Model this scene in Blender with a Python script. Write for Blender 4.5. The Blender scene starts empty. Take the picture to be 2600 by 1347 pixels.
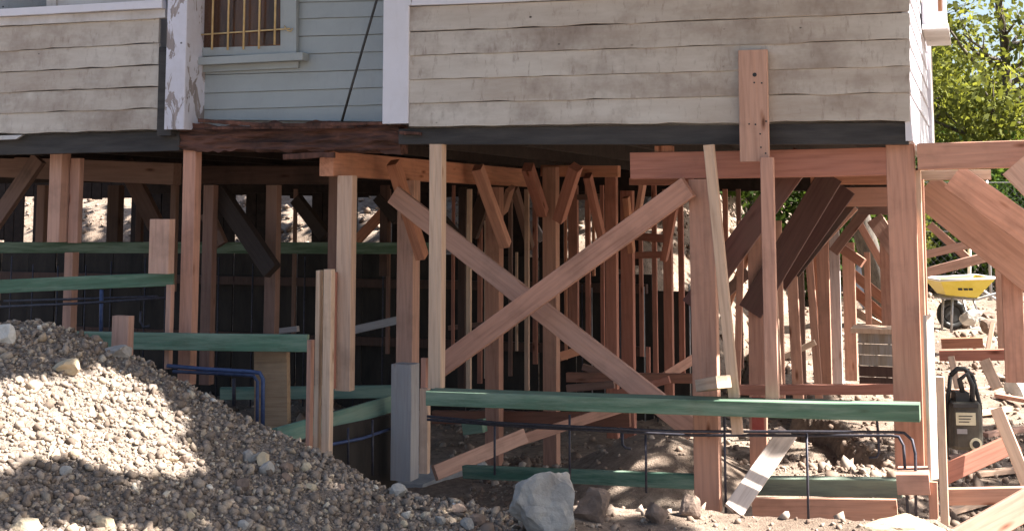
import bpy, bmesh, math, random
import numpy as np
from mathutils import Vector, Matrix, noise as mnoise

random.seed(7); rng = np.random.default_rng(7)
S = bpy.context.scene
COL = S.collection
rad = math.radians

# ------------------------------------------------------------------ camera
F = 3300.0; CX = 1300.0; PITCH = rad(6.0); YC = 530.0 - F*math.tan(PITCH)
CAM = Vector((0, 0, 1.5))
cd = bpy.data.cameras.new('camera'); cam = bpy.data.objects.new('camera', cd); COL.objects.link(cam)
cam.location = CAM; cam.rotation_euler = (rad(90)+PITCH, 0, 0)
cd.sensor_width = 36; cd.lens = 36*F/2600; cd.shift_y = -(673.5-YC)/2600
cd.clip_start = 0.05; cd.clip_end = 400
S.camera = cam

# ------------------------------------------------------------------ light
SUN_AZ, SUN_EL = rad(-11.0), rad(47.0)          # azimuth measured from +X (right of the picture) towards +Y
SV = Vector((math.cos(SUN_AZ)*math.cos(SUN_EL), math.sin(SUN_AZ)*math.cos(SUN_EL), math.sin(SUN_EL)))
W = bpy.data.worlds.new('World'); S.world = W; W.use_nodes = True
nt = W.node_tree; bg = nt.nodes['Background']
sky = nt.nodes.new('ShaderNodeTexSky'); sky.sky_type = 'NISHITA'; sky.sun_disc = False
sky.sun_elevation = SUN_EL; sky.sun_rotation = rad(90) - SUN_AZ
sky.air_density = 1.0; sky.dust_density = 3.0; sky.ozone_density = 1.0
nt.links.new(sky.outputs[0], bg.inputs[0]); bg.inputs[1].default_value = 0.05
ld = bpy.data.lights.new('sun', 'SUN'); ld.energy = 5.0; ld.angle = rad(0.5); ld.color = (1.0, 0.94, 0.87)
lo = bpy.data.objects.new('sun', ld); COL.objects.link(lo); lo.location = (20, 0, 20)
lo.rotation_euler = SV.to_track_quat('Z', 'Y').to_euler()
S.view_settings.view_transform = 'Standard'; S.view_settings.look = 'None'
S.view_settings.gamma = 1.0; S.view_settings.use_curve_mapping = False
S.view_settings.exposure = 2.4
S.render.engine = 'CYCLES'
S.cycles.max_bounces = 8; S.cycles.diffuse_bounces = 6
try:
    S.cycles.use_denoising = True; S.cycles.denoiser = 'OPENIMAGEDENOISE'
except Exception:
    pass

# ------------------------------------------------------------------ frames
PSI = rad(19.5)
U = Vector((math.cos(PSI), -math.sin(PSI), 0)); V = Vector((math.sin(PSI), math.cos(PSI), 0))
C0 = Vector((1010/F*6.4, 6.4, 0))
HM = Matrix(((U.x, V.x, 0, C0.x), (U.y, V.y, 0, C0.y), (0, 0, 1, 0), (0, 0, 0, 1)))
HI = HM.inverted()
FW = Vector((0, math.cos(PITCH), math.sin(PITCH))); UPV = Vector((0, -math.sin(PITCH), math.cos(PITCH)))
def ray(px, py):
    return FW + Vector((1, 0, 0))*((px-CX)/F) + UPV*((YC-py)/F)
def hv(px, py, v):                       # point (house frame) seen at px,py on the plane v
    d = ray(px, py); o = CAM - C0
    t = (v - o.dot(V))/d.dot(V)
    p = CAM + d*t
    return HI @ p
def hu(px, py, u):
    d = ray(px, py); o = CAM - C0
    t = (u - o.dot(U))/d.dot(U)
    return HI @ (CAM + d*t)
def wy(px, py, Y):                       # world point at world depth Y
    d = ray(px, py)
    return CAM + d*(Y/d.y)
def pxm(ph):                             # pixels per metre at a house-frame point
    return F/((HM @ Vector(ph)) - CAM).dot(FW)
def project(P):                          # numpy (n,3) -> px,py
    D = P - np.array(CAM)
    z = D @ np.array(FW); x = D[:, 0]; y = D @ np.array(UPV)
    return CX + F*x/z, YC - F*y/z

# ------------------------------------------------------------------ ground height
cpx = np.array([-900, 0, 120, 200, 330, 480, 640, 840, 1000, 1250, 1450, 1650, 2000, 2350, 2480, 2700])
cpy = np.array([800, 822, 828, 842, 900, 968, 1070, 1160, 1245, 1315, 1290, 1296, 1318, 1312, 1390, 1430])
cyc = np.array([6.9, 6.8, 6.8, 6.8, 6.8, 6.75, 6.65, 6.5, 6.4, 6.25, 6.2, 6.2, 5.95, 5.75, 5.7, 5.7])
cX = (cpx-CX)/F*cyc
cZ = np.array([1.5 + ray(1300, p).z/ray(1300, p).y*yy for p, yy in zip(cpy, cyc)])
def sst(x, a, b):
    t = np.clip((x-a)/(b-a), 0, 1); return t*t*(3-2*t)
def vnoise(X, Y, s, seed=0):
    X = X*s+seed*17.3; Y = Y*s+seed*9.1
    xi = np.floor(X).astype(np.int64); yi = np.floor(Y).astype(np.int64)
    fx = X-xi; fy = Y-yi; fx = fx*fx*(3-2*fx); fy = fy*fy*(3-2*fy)
    def h(a, b):
        n = (a*374761393 + b*668265263 + seed*982451653) & 0x7fffffff
        n = (n ^ (n >> 13))*1274126177 & 0x7fffffff
        return ((n ^ (n >> 16)) & 0xffff)/65535.0
    return (h(xi, yi)*(1-fx)+h(xi+1, yi)*fx)*(1-fy)+(h(xi, yi+1)*(1-fx)+h(xi+1, yi+1)*fx)*fy - 0.5
def g(X, Y):
    X = np.asarray(X, float); Y = np.asarray(Y, float)
    u = (X-C0.x)*U.x + (Y-C0.y)*U.y; v = (X-C0.x)*V.x + (Y-C0.y)*V.y
    yc = np.interp(X, cX, cyc); zc = np.interp(X, cX, cZ)
    left = 1-sst(X, -1.2, 0.2)
    slope = 0.03+0.22*left
    front = np.maximum(zc - slope*np.maximum(yc-Y, 0), np.minimum(zc, -0.05+0.1*left))
    floor = -0.45 + 0.0*X
    bank = (sst(v, 5.9, 8.6)*1.75 + sst(v, 8, 12)*1.2)*(1-sst(u, -3.5, -1.7))
    floor = floor + bank
    floor = floor + 0.5*np.exp(-(((X-0.95)/0.75)**2+((Y-8.6)/0.8)**2))
    floor = floor + 0.22*np.exp(-(((X-2.35)/0.5)**2+((Y-8.6)/1.0)**2))
    floor = floor + sst(Y, 13, 22)*0.55*sst(u, -1.0, 1.5) + np.maximum(Y-27, 0)*0.085
    right = sst(X + 0.3*vnoise(X, Y, 1.7, 6), 1.75, 2.6)
    back = zc - 0.85*np.maximum(Y-yc-0.05, 0)
    back = back*(1-right) + (zc*0.0 - 0.42 + 0.04*(Y-6))*right
    h = np.where(Y < yc, front, np.maximum(back, floor))
    am = 0.035 + 0.05*sst(Y, 9, 14)
    h = h + am*(vnoise(X, Y, 2.3, 1)*1.3 + vnoise(X, Y, 6.1, 2)*0.7 + vnoise(X, Y, 15, 3)*0.35) + sst(Y, 12, 20)*0.25*vnoise(X, Y, 0.7, 4)
    h = h + 0.35*left*0.06*vnoise(X, Y, 25, 5)
    return h
def gz(x, y): return float(g(np.array([x]), np.array([y]))[0])
def ghit(px, py, t0=3.0, t1=60):
    d = ray(px, py); d = d/d.y
    ys = np.concatenate([np.arange(t0, 12, 0.02), np.arange(12, t1, 0.1)])
    P = np.array(CAM)[None]+np.array(d)[None]*ys[:, None]
    below = np.nonzero(P[:, 2] < g(P[:, 0], P[:, 1]))[0]
    i = below[0] if len(below) else len(ys)-1
    return Vector(P[i])

# ------------------------------------------------------------------ material helpers
def mat(name, rough=0.8):
    m = bpy.data.materials.new(name); m.use_nodes = True
    n = m.node_tree.nodes; b = n['Principled BSDF']; b.inputs['Roughness'].default_value = rough
    b.inputs['Specular IOR Level'].default_value = 0.3
    return m, n, m.node_tree.links, b
def N(n, t, **kw):
    x = n.new(t)
    for k, v in kw.items():
        if k.startswith('i_'):
            key = k[2:]; x.inputs[int(key) if key.isdigit() else key.replace('_', ' ')].default_value = v
        else: setattr(x, k, v)
    return x
def ramp(n, l, src, stops):
    r = n.new('ShaderNodeValToRGB'); e = r.color_ramp.elements
    while len(e) > 1: e.remove(e[0])
    e[0].position = stops[0][0]; e[0].color = (*stops[0][1], 1)
    for p, c in stops[1:]:
        k = e.new(p); k.color = (*c, 1)
    l.new(src, r.inputs[0]); return r.outputs[0]
def mixc(n, l, a, b, f, mode='MIX'):
    x = n.new('ShaderNodeMix'); x.data_type = 'RGBA'; x.blend_type = mode
    for s, k in ((f, 0), (a, 6), (b, 7)):
        if isinstance(s, (int, float)): x.inputs[k].default_value = s
        elif isinstance(s, tuple): x.inputs[k].default_value = (*s, 1)
        else: l.new(s, x.inputs[k])
    return x.outputs[2]
def coords(n, l, scale=(1, 1, 1), rand=True):
    t = n.new('ShaderNodeTexCoord'); m = n.new('ShaderNodeMapping'); m.inputs['Scale'].default_value = scale
    if rand:
        oi = n.new('ShaderNodeObjectInfo')
        mu = n.new('ShaderNodeMath'); mu.operation = 'MULTIPLY'; mu.inputs[1].default_value = 37.0
        l.new(oi.outputs['Random'], mu.inputs[0])
        ad = n.new('ShaderNodeVectorMath'); ad.operation = 'ADD'
        l.new(t.outputs['Object'], ad.inputs[0]); l.new(mu.outputs[0], ad.inputs[1])
        l.new(ad.outputs[0], m.inputs[0])
    else: l.new(t.outputs['Object'], m.inputs[0])
    return m.outputs[0]
def noi(n, l, vec, scale, detail=4, rough=0.55, dist=0.0):
    x = n.new('ShaderNodeTexNoise'); x.inputs['Scale'].default_value = scale; x.inputs['Detail'].default_value = detail
    x.inputs['Roughness'].default_value = rough; x.inputs['Distortion'].default_value = dist
    l.new(vec, x.inputs['Vector']); return x.outputs[0]
def bump(n, l, b, h, strength, dist=0.01):
    x = n.new('ShaderNodeBump'); x.inputs['Strength'].default_value = strength; x.inputs['Distance'].default_value = dist
    l.new(h, x.inputs['Height']); l.new(x.outputs[0], b.inputs['Normal'])

def lumber_material(name, wear=0.25, axis=2, dirt=(0.10, 0.065, 0.045), wash=None):
    """sawn timber: object colour times grain, knots and smudges"""
    m, n, l, b = mat(name, 0.75)
    sc = [1, 1, 1]; sc[axis] = 0.05
    v = coords(n, l, tuple(sc))
    oi = n.new('ShaderNodeObjectInfo')
    f1 = noi(n, l, v, 55, 5, 0.6, 0.4)
    grain = ramp(n, l, f1, [(0.30, (0.80, 0.76, 0.74)), (0.5, (1, 1, 1)), (0.72, (1.13, 1.10, 1.05))])
    c = mixc(n, l, oi.outputs['Color'], grain, 1.0, 'MULTIPLY')
    sc2 = [1, 1, 1]; sc2[axis] = 0.10
    wv = N(n, 'ShaderNodeTexWave', wave_type='BANDS', bands_direction='DIAGONAL'); l.new(coords(n, l, tuple(sc2)), wv.inputs['Vector'])
    wv.inputs['Scale'].default_value = 16; wv.inputs['Distortion'].default_value = 7; wv.inputs['Detail'].default_value = 2; wv.inputs['Detail Scale'].default_value = 0.6
    ring = ramp(n, l, wv.outputs[1], [(0.0, (0.90, 0.85, 0.81)), (0.5, (1, 1, 1)), (1, (1.05, 1.03, 1.0))])
    c = mixc(n, l, c, ring, 0.45, 'MULTIPLY')
    sk = [9, 9, 9]; sk[axis] = 2.6
    vo = n.new('ShaderNodeTexVoronoi'); vo.inputs['Scale'].default_value = 1; l.new(coords(n, l, tuple(sk)), vo.inputs['Vector'])
    kn = ramp(n, l, vo.outputs['Distance'], [(0.035, (0.22, 0.12, 0.08)), (0.08, (0.66, 0.54, 0.47)), (0.14, (1, 1, 1))])
    c = mixc(n, l, c, kn, 0.9, 'MULTIPLY')
    big = noi(n, l, coords(n, l), 3.0, 5, 0.65)
    msk = ramp(n, l, big, [(0.52, (0, 0, 0)), (0.75, (wear,)*3)])
    c = mixc(n, l, c, dirt, msk)
    if wash:
        w2 = ramp(n, l, noi(n, l, coords(n, l, tuple(sc2)), 14, 6, 0.7), [(0.42, (0, 0, 0)), (0.62, (0.75,)*3)])
        c = mixc(n, l, c, wash, w2)
    l.new(c, b.inputs['Base Color'])
    bump(n, l, b, f1, 0.35, 0.004)
    return m
M = {}
M['lumber'] = lumber_material('sawn_lumber', 0.42)
M['green'] = lumber_material('treated_lumber', 0.7, dirt=(0.09, 0.10, 0.06), wash=(0.24, 0.31, 0.235))
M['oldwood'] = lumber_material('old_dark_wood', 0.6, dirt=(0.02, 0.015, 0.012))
M['grey'] = lumber_material('weathered_wood', 0.5, dirt=(0.16, 0.14, 0.12), wash=(0.36, 0.36, 0.37))

def painted(name, base, dirt1, dirt2, amount, nails=True, peel=None, peel_at=0.6):
    m, n, l, b = mat(name, 0.6)
    v = coords(n, l)
    vs = coords(n, l, (0.35, 1, 1.6))
    n1 = noi(n, l, vs, 2.2, 7, 0.68); n2 = noi(n, l, coords(n, l, (1.2, 1, 0.35)), 26, 5, 0.7); n3 = noi(n, l, v, 90, 3)
    c = mixc(n, l, base, dirt1, ramp(n, l, n1, [(0.38, (0,)*3), (0.72, (amount,)*3)]))
    c = mixc(n, l, c, dirt2, ramp(n, l, n2, [(0.56, (0,)*3), (0.8, (amount*0.75,)*3)]))
    n4 = noi(n, l, coords(n, l, (1, 1, 1)), 1.1, 6, 0.75)
    c = mixc(n, l, c, dirt2, ramp(n, l, n4, [(0.47, (0,)*3), (0.70, (amount*0.8,)*3)]))
    h = n3
    if nails:
        vo = n.new('ShaderNodeTexVoronoi'); vo.inputs['Scale'].default_value = 1; l.new(coords(n, l, (6, 6, 9)), vo.inputs['Vector'])
        sp = ramp(n, l, vo.outputs['Distance'], [(0.03, (1,)*3), (0.062, (0,)*3)])
        gate = ramp(n, l, noi(n, l, v, 1.7, 3), [(0.44, (0,)*3), (0.5, (1,)*3)])
        mm = mixc(n, l, sp, gate, 1.0, 'MULTIPLY')
        c = mixc(n, l, c, (0.03, 0.022, 0.018), mm)
    if peel:
        pn = noi(n, l, coords(n, l, (1, 1, 0.42)), 9, 7, 0.62, 0.6)
        pm = ramp(n, l, pn, [(peel_at, (0,)*3), (peel_at+0.015, (1,)*3)])
        gr = noi(n, l, coords(n, l, (1, 1, 0.06)), 70, 4)
        pc = ramp(n, l, gr, [(0.3, tuple(x*0.6 for x in peel)), (0.7, peel)])
        c = mixc(n, l, c, pc, pm)
        inv = n.new('ShaderNodeInvert'); l.new(pm, inv.inputs[1]); h = inv.outputs[0]
    l.new(c, b.inputs['Base Color'])
    bump(n, l, b, h, 0.4 if peel else 0.12, 0.004)
    return m
M['siding'] = painted('weathered_white_siding', (0.54, 0.50, 0.445), (0.35, 0.285, 0.23), (0.16, 0.108, 0.08), 0.95)
M['bluewall'] = painted('pale_blue_siding', (0.32, 0.35, 0.355), (0.27, 0.295, 0.29), (0.22, 0.24, 0.24), 0.55, nails=False)
M['trim'] = painted('peeling_white_paint', (0.62, 0.62, 0.70), (0.5, 0.49, 0.52), (0.36, 0.32, 0.32), 0.5, peel=(0.36, 0.31, 0.30), peel_at=0.56)
M['trimclean'] = painted('chipped_white_paint', (0.64, 0.64, 0.70), (0.55, 0.54, 0.56), (0.4, 0.38, 0.36), 0.35, peel=(0.4, 0.37, 0.36), peel_at=0.66)
M['sill'] = painted('dirty_sill_paint', (0.58, 0.56, 0.55), (0.42, 0.37, 0.32), (0.2, 0.16, 0.12), 0.6)

def simple(name, c1, c2, scale, rough=0.85, bs=0.3, bd=0.01, metal=0.0, stretch=(1, 1, 1)):
    m, n, l, b = mat(name, rough)
    f = noi(n, l, coords(n, l, stretch), scale, 6, 0.65)
    l.new(ramp(n, l, f, [(0.3, c1), (0.7, c2)]), b.inputs['Base Color'])
    b.inputs['Metallic'].default_value = metal
    if bs: bump(n, l, b, f, bs, bd)
    return m
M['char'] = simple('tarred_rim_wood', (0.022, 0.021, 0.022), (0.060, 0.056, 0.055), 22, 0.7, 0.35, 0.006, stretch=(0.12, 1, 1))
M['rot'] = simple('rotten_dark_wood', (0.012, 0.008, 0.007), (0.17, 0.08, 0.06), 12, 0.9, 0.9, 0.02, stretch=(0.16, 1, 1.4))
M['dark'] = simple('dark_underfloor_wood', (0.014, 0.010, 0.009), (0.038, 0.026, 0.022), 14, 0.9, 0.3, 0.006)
M['rebar'] = simple('dark_steel_rebar', (0.035, 0.037, 0.055), (0.085, 0.08, 0.095), 40, 0.55, 0.3, 0.002, metal=0.3)
M['bluebar'] = simple('blue_coated_rebar', (0.035, 0.055, 0.13), (0.07, 0.10, 0.20), 40, 0.5, 0.3, 0.002)
M['rock'] = simple('grey_rock', (0.22, 0.205, 0.19), (0.42, 0.40, 0.365), 9, 0.9, 0.6, 0.02)
M['brownrock'] = simple('brown_rock', (0.12, 0.085, 0.065), (0.27, 0.20, 0.16), 11, 0.95, 0.7, 0.02)
M['tanrock'] = simple('tan_rock', (0.38, 0.30, 0.20), (0.50, 0.42, 0.30), 11, 0.9, 0.6, 0.02)
M['whiterock'] = simple('pale_stone', (0.42, 0.40, 0.36), (0.6, 0.58, 0.54), 14, 0.9, 0.5, 0.02)
M['yellow'] = simple('yellow_paint', (0.60, 0.48, 0.06), (0.68, 0.56, 0.11), 6, 0.4, 0.05, 0.002)
M['black'] = simple('black_plastic', (0.018, 0.019, 0.02), (0.05, 0.05, 0.05), 12, 0.5, 0.1, 0.003)
M['olive'] = simple('dusty_dark_plastic', (0.055, 0.052, 0.042), (0.14, 0.125, 0.10), 9, 0.55, 0.1, 0.003)
M['white'] = simple('white_plastic', (0.7, 0.69, 0.66), (0.8, 0.79, 0.77), 9, 0.4, 0.0)
M['label'] = simple('paper_label', (0.55, 0.52, 0.36), (0.7, 0.67, 0.5), 30, 0.5, 0.0)
M['redspray'] = simple('red_spray_paint', (0.30, 0.05, 0.04), (0.42, 0.11, 0.085), 14, 0.6, 0.0)
M['gold'] = simple('brass_coloured_bar', (0.42, 0.29, 0.13), (0.62, 0.47, 0.25), 18, 0.45, 0.1, 0.002)
M['curtain'] = simple('brown_curtain', (0.05, 0.02, 0.012), (0.30, 0.14, 0.075), 13, 0.9, 0.2, 0.01, stretch=(1, 1, 0.15))
M['concrete'] = simple('pale_concrete', (0.26, 0.27, 0.28), (0.44, 0.44, 0.43), 8, 0.9, 0.4, 0.008)
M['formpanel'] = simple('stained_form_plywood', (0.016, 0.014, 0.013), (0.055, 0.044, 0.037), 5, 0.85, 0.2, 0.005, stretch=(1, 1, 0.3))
M['galv'] = simple('galvanised_steel', (0.30, 0.31, 0.32), (0.42, 0.42, 0.43), 20, 0.45, 0.05, 0.002, metal=0.5)
M['bark'] = simple('grey_bark', (0.05, 0.045, 0.04), (0.15, 0.13, 0.11), 16, 0.95, 0.8, 0.03, stretch=(1, 1, 0.3))
M['roof'] = simple('grey_roofing', (0.08, 0.08, 0.08), (0.14, 0.13, 0.13), 30, 0.95, 0.3)
M['tarp'] = simple('blue_grey_tarp', (0.12, 0.18, 0.34), (0.34, 0.40, 0.50), 7, 0.6, 0.4, 0.03)

def leafmat(name, c1, c2):
    m = bpy.data.materials.new(name); m.use_nodes = True; n = m.node_tree.nodes; l = m.node_tree.links
    n.remove(n['Principled BSDF']); out = n['Material Output']
    at = N(n, 'ShaderNodeAttribute', attribute_name='tint')
    c = ramp(n, l, at.outputs['Fac'], [(0.0, c1), (1.0, c2)])
    d = n.new('ShaderNodeBsdfDiffuse'); t = n.new('ShaderNodeBsdfTranslucent'); mx = n.new('ShaderNodeMixShader'); mx.inputs[0].default_value = 0.45
    l.new(c, d.inputs[0]); l.new(mixc(n, l, c, (1.3, 1.25, 0.5), 1.0, 'MULTIPLY'), t.inputs[0])
    l.new(d.outputs[0], mx.inputs[1]); l.new(t.outputs[0], mx.inputs[2]); l.new(mx.outputs[0], out.inputs[0])
    return m
M['leaf'] = leafmat('oak_leaf', (0.06, 0.075, 0.028), (0.22, 0.235, 0.075))
M['leafdark'] = leafmat('dark_leaf', (0.02, 0.04, 0.015), (0.07, 0.11, 0.035))

# stones: tint attribute
m, n, l, b = mat('gravel_stone', 0.9)
at = N(n, 'ShaderNodeAttribute', attribute_name='tint')
c = ramp(n, l, at.outputs['Fac'], [(0, (0.10, 0.075, 0.058)), (0.35, (0.22, 0.172, 0.135)), (0.6, (0.30, 0.25, 0.205)), (0.8, (0.36, 0.28, 0.195)), (0.93, (0.46, 0.41, 0.33)), (1, (0.58, 0.56, 0.53))])
f = noi(n, l, coords(n, l, rand=False), 110, 4)
c = mixc(n, l, c, ramp(n, l, f, [(0.3, (0.75,)*3), (0.7, (1.2,)*3)]), 1.0, 'MULTIPLY')
l.new(c, b.inputs['Base Color']); bump(n, l, b, f, 0.4, 0.006); M['stone'] = m
m, n, l, b = mat('dirt_clod', 0.95)
at = N(n, 'ShaderNodeAttribute', attribute_name='tint')
c = ramp(n, l, at.outputs['Fac'], [(0, (0.12, 0.08, 0.06)), (0.6, (0.26, 0.195, 0.15)), (1, (0.42, 0.36, 0.30))])
l.new(c, b.inputs['Base Color']); M['clod'] = m

# ground: dirt, gravelly on the left mound, grass far away
m, n, l, b = mat('site_dirt', 0.95)
v = coords(n, l, rand=False)
a1 = noi(n, l, v, 1.3, 8, 0.65); a2 = noi(n, l, v, 18, 6, 0.7); a3 = noi(n, l, v, 120, 3, 0.6)
c = ramp(n, l, a1, [(0.3, (0.19, 0.14, 0.105)), (0.55, (0.30, 0.235, 0.185)), (0.75, (0.38, 0.32, 0.26))])
c = mixc(n, l, c, ramp(n, l, a2, [(0.3, (0.55, 0.52, 0.5)), (0.65, (1.12,)*3)]), 1.0, 'MULTIPLY')
gv = ramp(n, l, a3, [(0.3, (0.10, 0.08, 0.066)), (0.7, (0.30, 0.25, 0.21))])
at = N(n, 'ShaderNodeAttribute', attribute_name='zone')
c = mixc(n, l, c, gv, at.outputs['Fac'])
at2 = N(n, 'ShaderNodeAttribute', attribute_name='grass')
c = mixc(n, l, c, ramp(n, l, a2, [(0.3, (0.03, 0.045, 0.015)), (0.7, (0.13, 0.13, 0.05))]), at2.outputs['Fac'])
l.new(c, b.inputs['Base Color'])
ad = n.new('ShaderNodeMath'); ad.operation = 'ADD'; l.new(a2, ad.inputs[0]); l.new(a3, ad.inputs[1])
bump(n, l, b, ad.outputs[0], 0.7, 0.03); M['ground'] = m

# glass
m, n, l, b = mat('window_glass', 0.04)
b.inputs['Base Color'].default_value = (0.02, 0.02, 0.02, 1); b.inputs['Specular IOR Level'].default_value = 0.7; b.inputs['Alpha'].default_value = 0.22
M['glass'] = m

# ------------------------------------------------------------------ object helpers
def mk(name, vs, fs, m, M4=None, parent=None, color=None, smooth=False, label=None, cat=None, group=None, kind=None):
    me = bpy.data.meshes.new(name); me.from_pydata([tuple(v) for v in vs], [], [tuple(f) for f in fs]); me.update()
    if m is not None: me.materials.append(m)
    if smooth: me.polygons.foreach_set('use_smooth', [True]*len(me.polygons))
    o = bpy.data.objects.new(name, me); COL.objects.link(o)
    if parent is not None: o.parent = parent
    if M4 is not None: o.matrix_basis = M4
    if color is not None: o.color = (*color, 1)
    tag(o, label, cat, group, kind)
    return o
def tag(o, label=None, cat=None, group=None, kind=None):
    for k, v in (('label', label), ('category', cat), ('group', group), ('kind', kind)):
        if v: o[k] = v
    return o
def empty(name, loc, label, cat, group=None, M4=None):
    o = bpy.data.objects.new(name, None); COL.objects.link(o); o.empty_display_size = 0.1
    if M4 is not None: o.matrix_basis = M4
    else: o.location = loc
    return tag(o, label, cat, group)
def bar_geo(L, w, t, ch=0.003, seg=3, bow=0.0):
    ch = min(ch, w*0.2, t*0.2)
    a, b = w/2, t/2
    ring = [(a-ch, -b), (a, -b+ch), (a, b-ch), (a-ch, b), (-a+ch, b), (-a, b-ch), (-a, -b+ch), (-a+ch, -b)]
    vs, fs = [], []
    bx, by = random.uniform(-bow, bow), random.uniform(-bow, bow)
    for i in range(seg+1):
        s = i/seg; k = 4*s*(1-s)
        for x, y in ring: vs.append((x+bx*k, y+by*k, s*L))
    for i in range(seg):
        for j in range(8):
            p = i*8+j; q = i*8+(j+1) % 8
            fs.append((p, q, q+8, p+8))
    fs.append(tuple(range(7, -1, -1))); fs.append(tuple(seg*8+j for j in range(8)))
    return vs, fs
def frame(p0, p1, nrm):
    p0 = Vector(p0); p1 = Vector(p1); a = (p1-p0); L = a.length; a = a/L
    nn = Vector(nrm); y = (nn - a*nn.dot(a)).normalized(); x = y.cross(a)
    return Matrix(((x.x, y.x, a.x, p0.x), (x.y, y.y, a.y, p0.y), (x.z, y.z, a.z, p0.z), (0, 0, 0, 1))), L
def lumber(name, label, cat, p0, p1, w, t, nrm=(0, 1, 0), col=(0.5, 0.3, 0.2), m='lumber', group=None, parent=None, world=False, bow=0.004):
    M4, L = frame(p0, p1, nrm)
    if not world and parent is None: M4 = HM @ M4
    vs, fs = bar_geo(L, w, t, bow=bow*min(L, 2)/2)
    j = random.uniform(0.90, 1.08); j2 = random.uniform(0.96, 1.04)
    col = (col[0]*j, col[1]*j*j2, col[2]*j*j2)
    return mk(name, vs, fs, M[m], M4, parent, col, False, label, cat, group)
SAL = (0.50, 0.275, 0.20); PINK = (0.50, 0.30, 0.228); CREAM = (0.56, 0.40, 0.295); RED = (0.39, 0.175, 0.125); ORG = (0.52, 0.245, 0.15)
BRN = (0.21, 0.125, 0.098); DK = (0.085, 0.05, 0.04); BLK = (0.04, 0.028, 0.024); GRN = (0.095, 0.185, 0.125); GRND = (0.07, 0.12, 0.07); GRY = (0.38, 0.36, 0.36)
def effw(px_w, ph, ratio):
    W_ = px_w/pxm(ph); e = PSI - math.atan(((HM @ Vector(ph)).x)/(HM @ Vector(ph)).y)
    return W_/(math.cos(e)+ratio*abs(math.sin(e)))
def post(label, xl, xr, yt, yb, v, col=SAL, ratio=1.0, xlb=None, name='timber_post', cat='post', group='timber posts holding up the house', m='lumber', bow=0.003):
    """upright seen between xl..xr; xlb: left edge at the foot when it leans"""
    xc = (xl+xr)/2
    mid = hv(xc, (yt+yb)/2, v)
    w = effw(xr-xl, mid, ratio)
    if xlb is None:
        zt = hv(xc, yt, v).z; zb = hv(xc, yb, v).z
        p0 = Vector((mid.x, mid.y, zb)); p1 = Vector((mid.x, mid.y, zt))
    else:
        p1 = hv(xc, yt, v); p0 = hv(xlb+(xr-xl)/2, yb, v)
    return lumber(name, label, cat, p0, p1, w, w*ratio, (0, 1, 0), col, m, group, bow=bow)
def hbeam(label, x0, t0, b0, x1, t1, b1, v0, v1=None, t=0.038, col=SAL, name='timber_header', cat='beam', group=None, m='lumber'):
    v1 = v0 if v1 is None else v1
    p0 = hv(x0, (t0+b0)/2, v0); p1 = hv(x1, (t1+b1)/2, v1)
    w = ((b0-t0)/pxm(p0)+(b1-t1)/pxm(p1))/2
    return lumber(name, label, cat, p0, p1, w, t, (0, 1, 0), col, m, group)
def diag(label, x0, y0, x1, y1, wpx, v0, v1=None, t=0.038, col=SAL, name='knee_brace', cat='brace', group='slanting braces under the house', m='lumber'):
    v1 = v0 if v1 is None else v1
    p0 = hv(x0, y0, v0); p1 = hv(x1, y1, v1)
    w = wpx/((pxm(p0)+pxm(p1))/2)
    return lumber(name, label, cat, p0, p1, w, t, (0, 1, 0), col, m, group)
def tube_geo(pts, r, seg=8, taper=None):
    vs, fs = [], []; pts = [Vector(p) for p in pts]; k = len(pts)
    px = None
    for i, p in enumerate(pts):
        d = (pts[min(i+1, k-1)]-pts[max(i-1, 0)]).normalized()
        a = Vector((0, 0, 1)) if abs(d.z) < 0.9 else Vector((1, 0, 0))
        x = d.cross(a).normalized() if px is None else (px - d*px.dot(d)).normalized()
        px = x; y = d.cross(x)
        rr = r if taper is None else taper[i]
        for j in range(seg):
            t = 2*math.pi*j/seg; vs.append(p + x*math.cos(t)*rr + y*math.sin(t)*rr)
    for i in range(k-1):
        for j in range(seg):
            a = i*seg+j; b = i*seg+(j+1) % seg; fs.append((a, b, b+seg, a+seg))
    fs.append(tuple(range(seg-1, -1, -1))); fs.append(tuple((k-1)*seg+j for j in range(seg)))
    return vs, fs
def tube(name, pts, r, m, parent=None, label=None, cat=None, group=None, seg=8, house=True):
    pts = [Vector(p) for p in pts]
    if house and parent is None: pts = [HM @ p for p in pts]
    o0 = pts[0].copy() if parent is None else Vector((0, 0, 0))
    vs, fs = tube_geo([p-o0 for p in pts], r, seg)
    return mk(name, vs, fs, M[m], Matrix.Translation(o0), parent, None, True, label, cat, group)
def box_geo(x0, x1, y0, y1, z0, z1):
    vs = [(x, y, z) for x in (x0, x1) for y in (y0, y1) for z in (z0, z1)]
    return vs, [(0, 1, 3, 2), (4, 6, 7, 5), (0, 4, 5, 1), (2, 3, 7, 6), (0, 2, 6, 4), (1, 5, 7, 3)]
def add(acc, geo):
    k = len(acc[0]); acc[0].extend(geo[0]); acc[1].extend(tuple(i+k for i in f) for f in geo[1])

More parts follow.
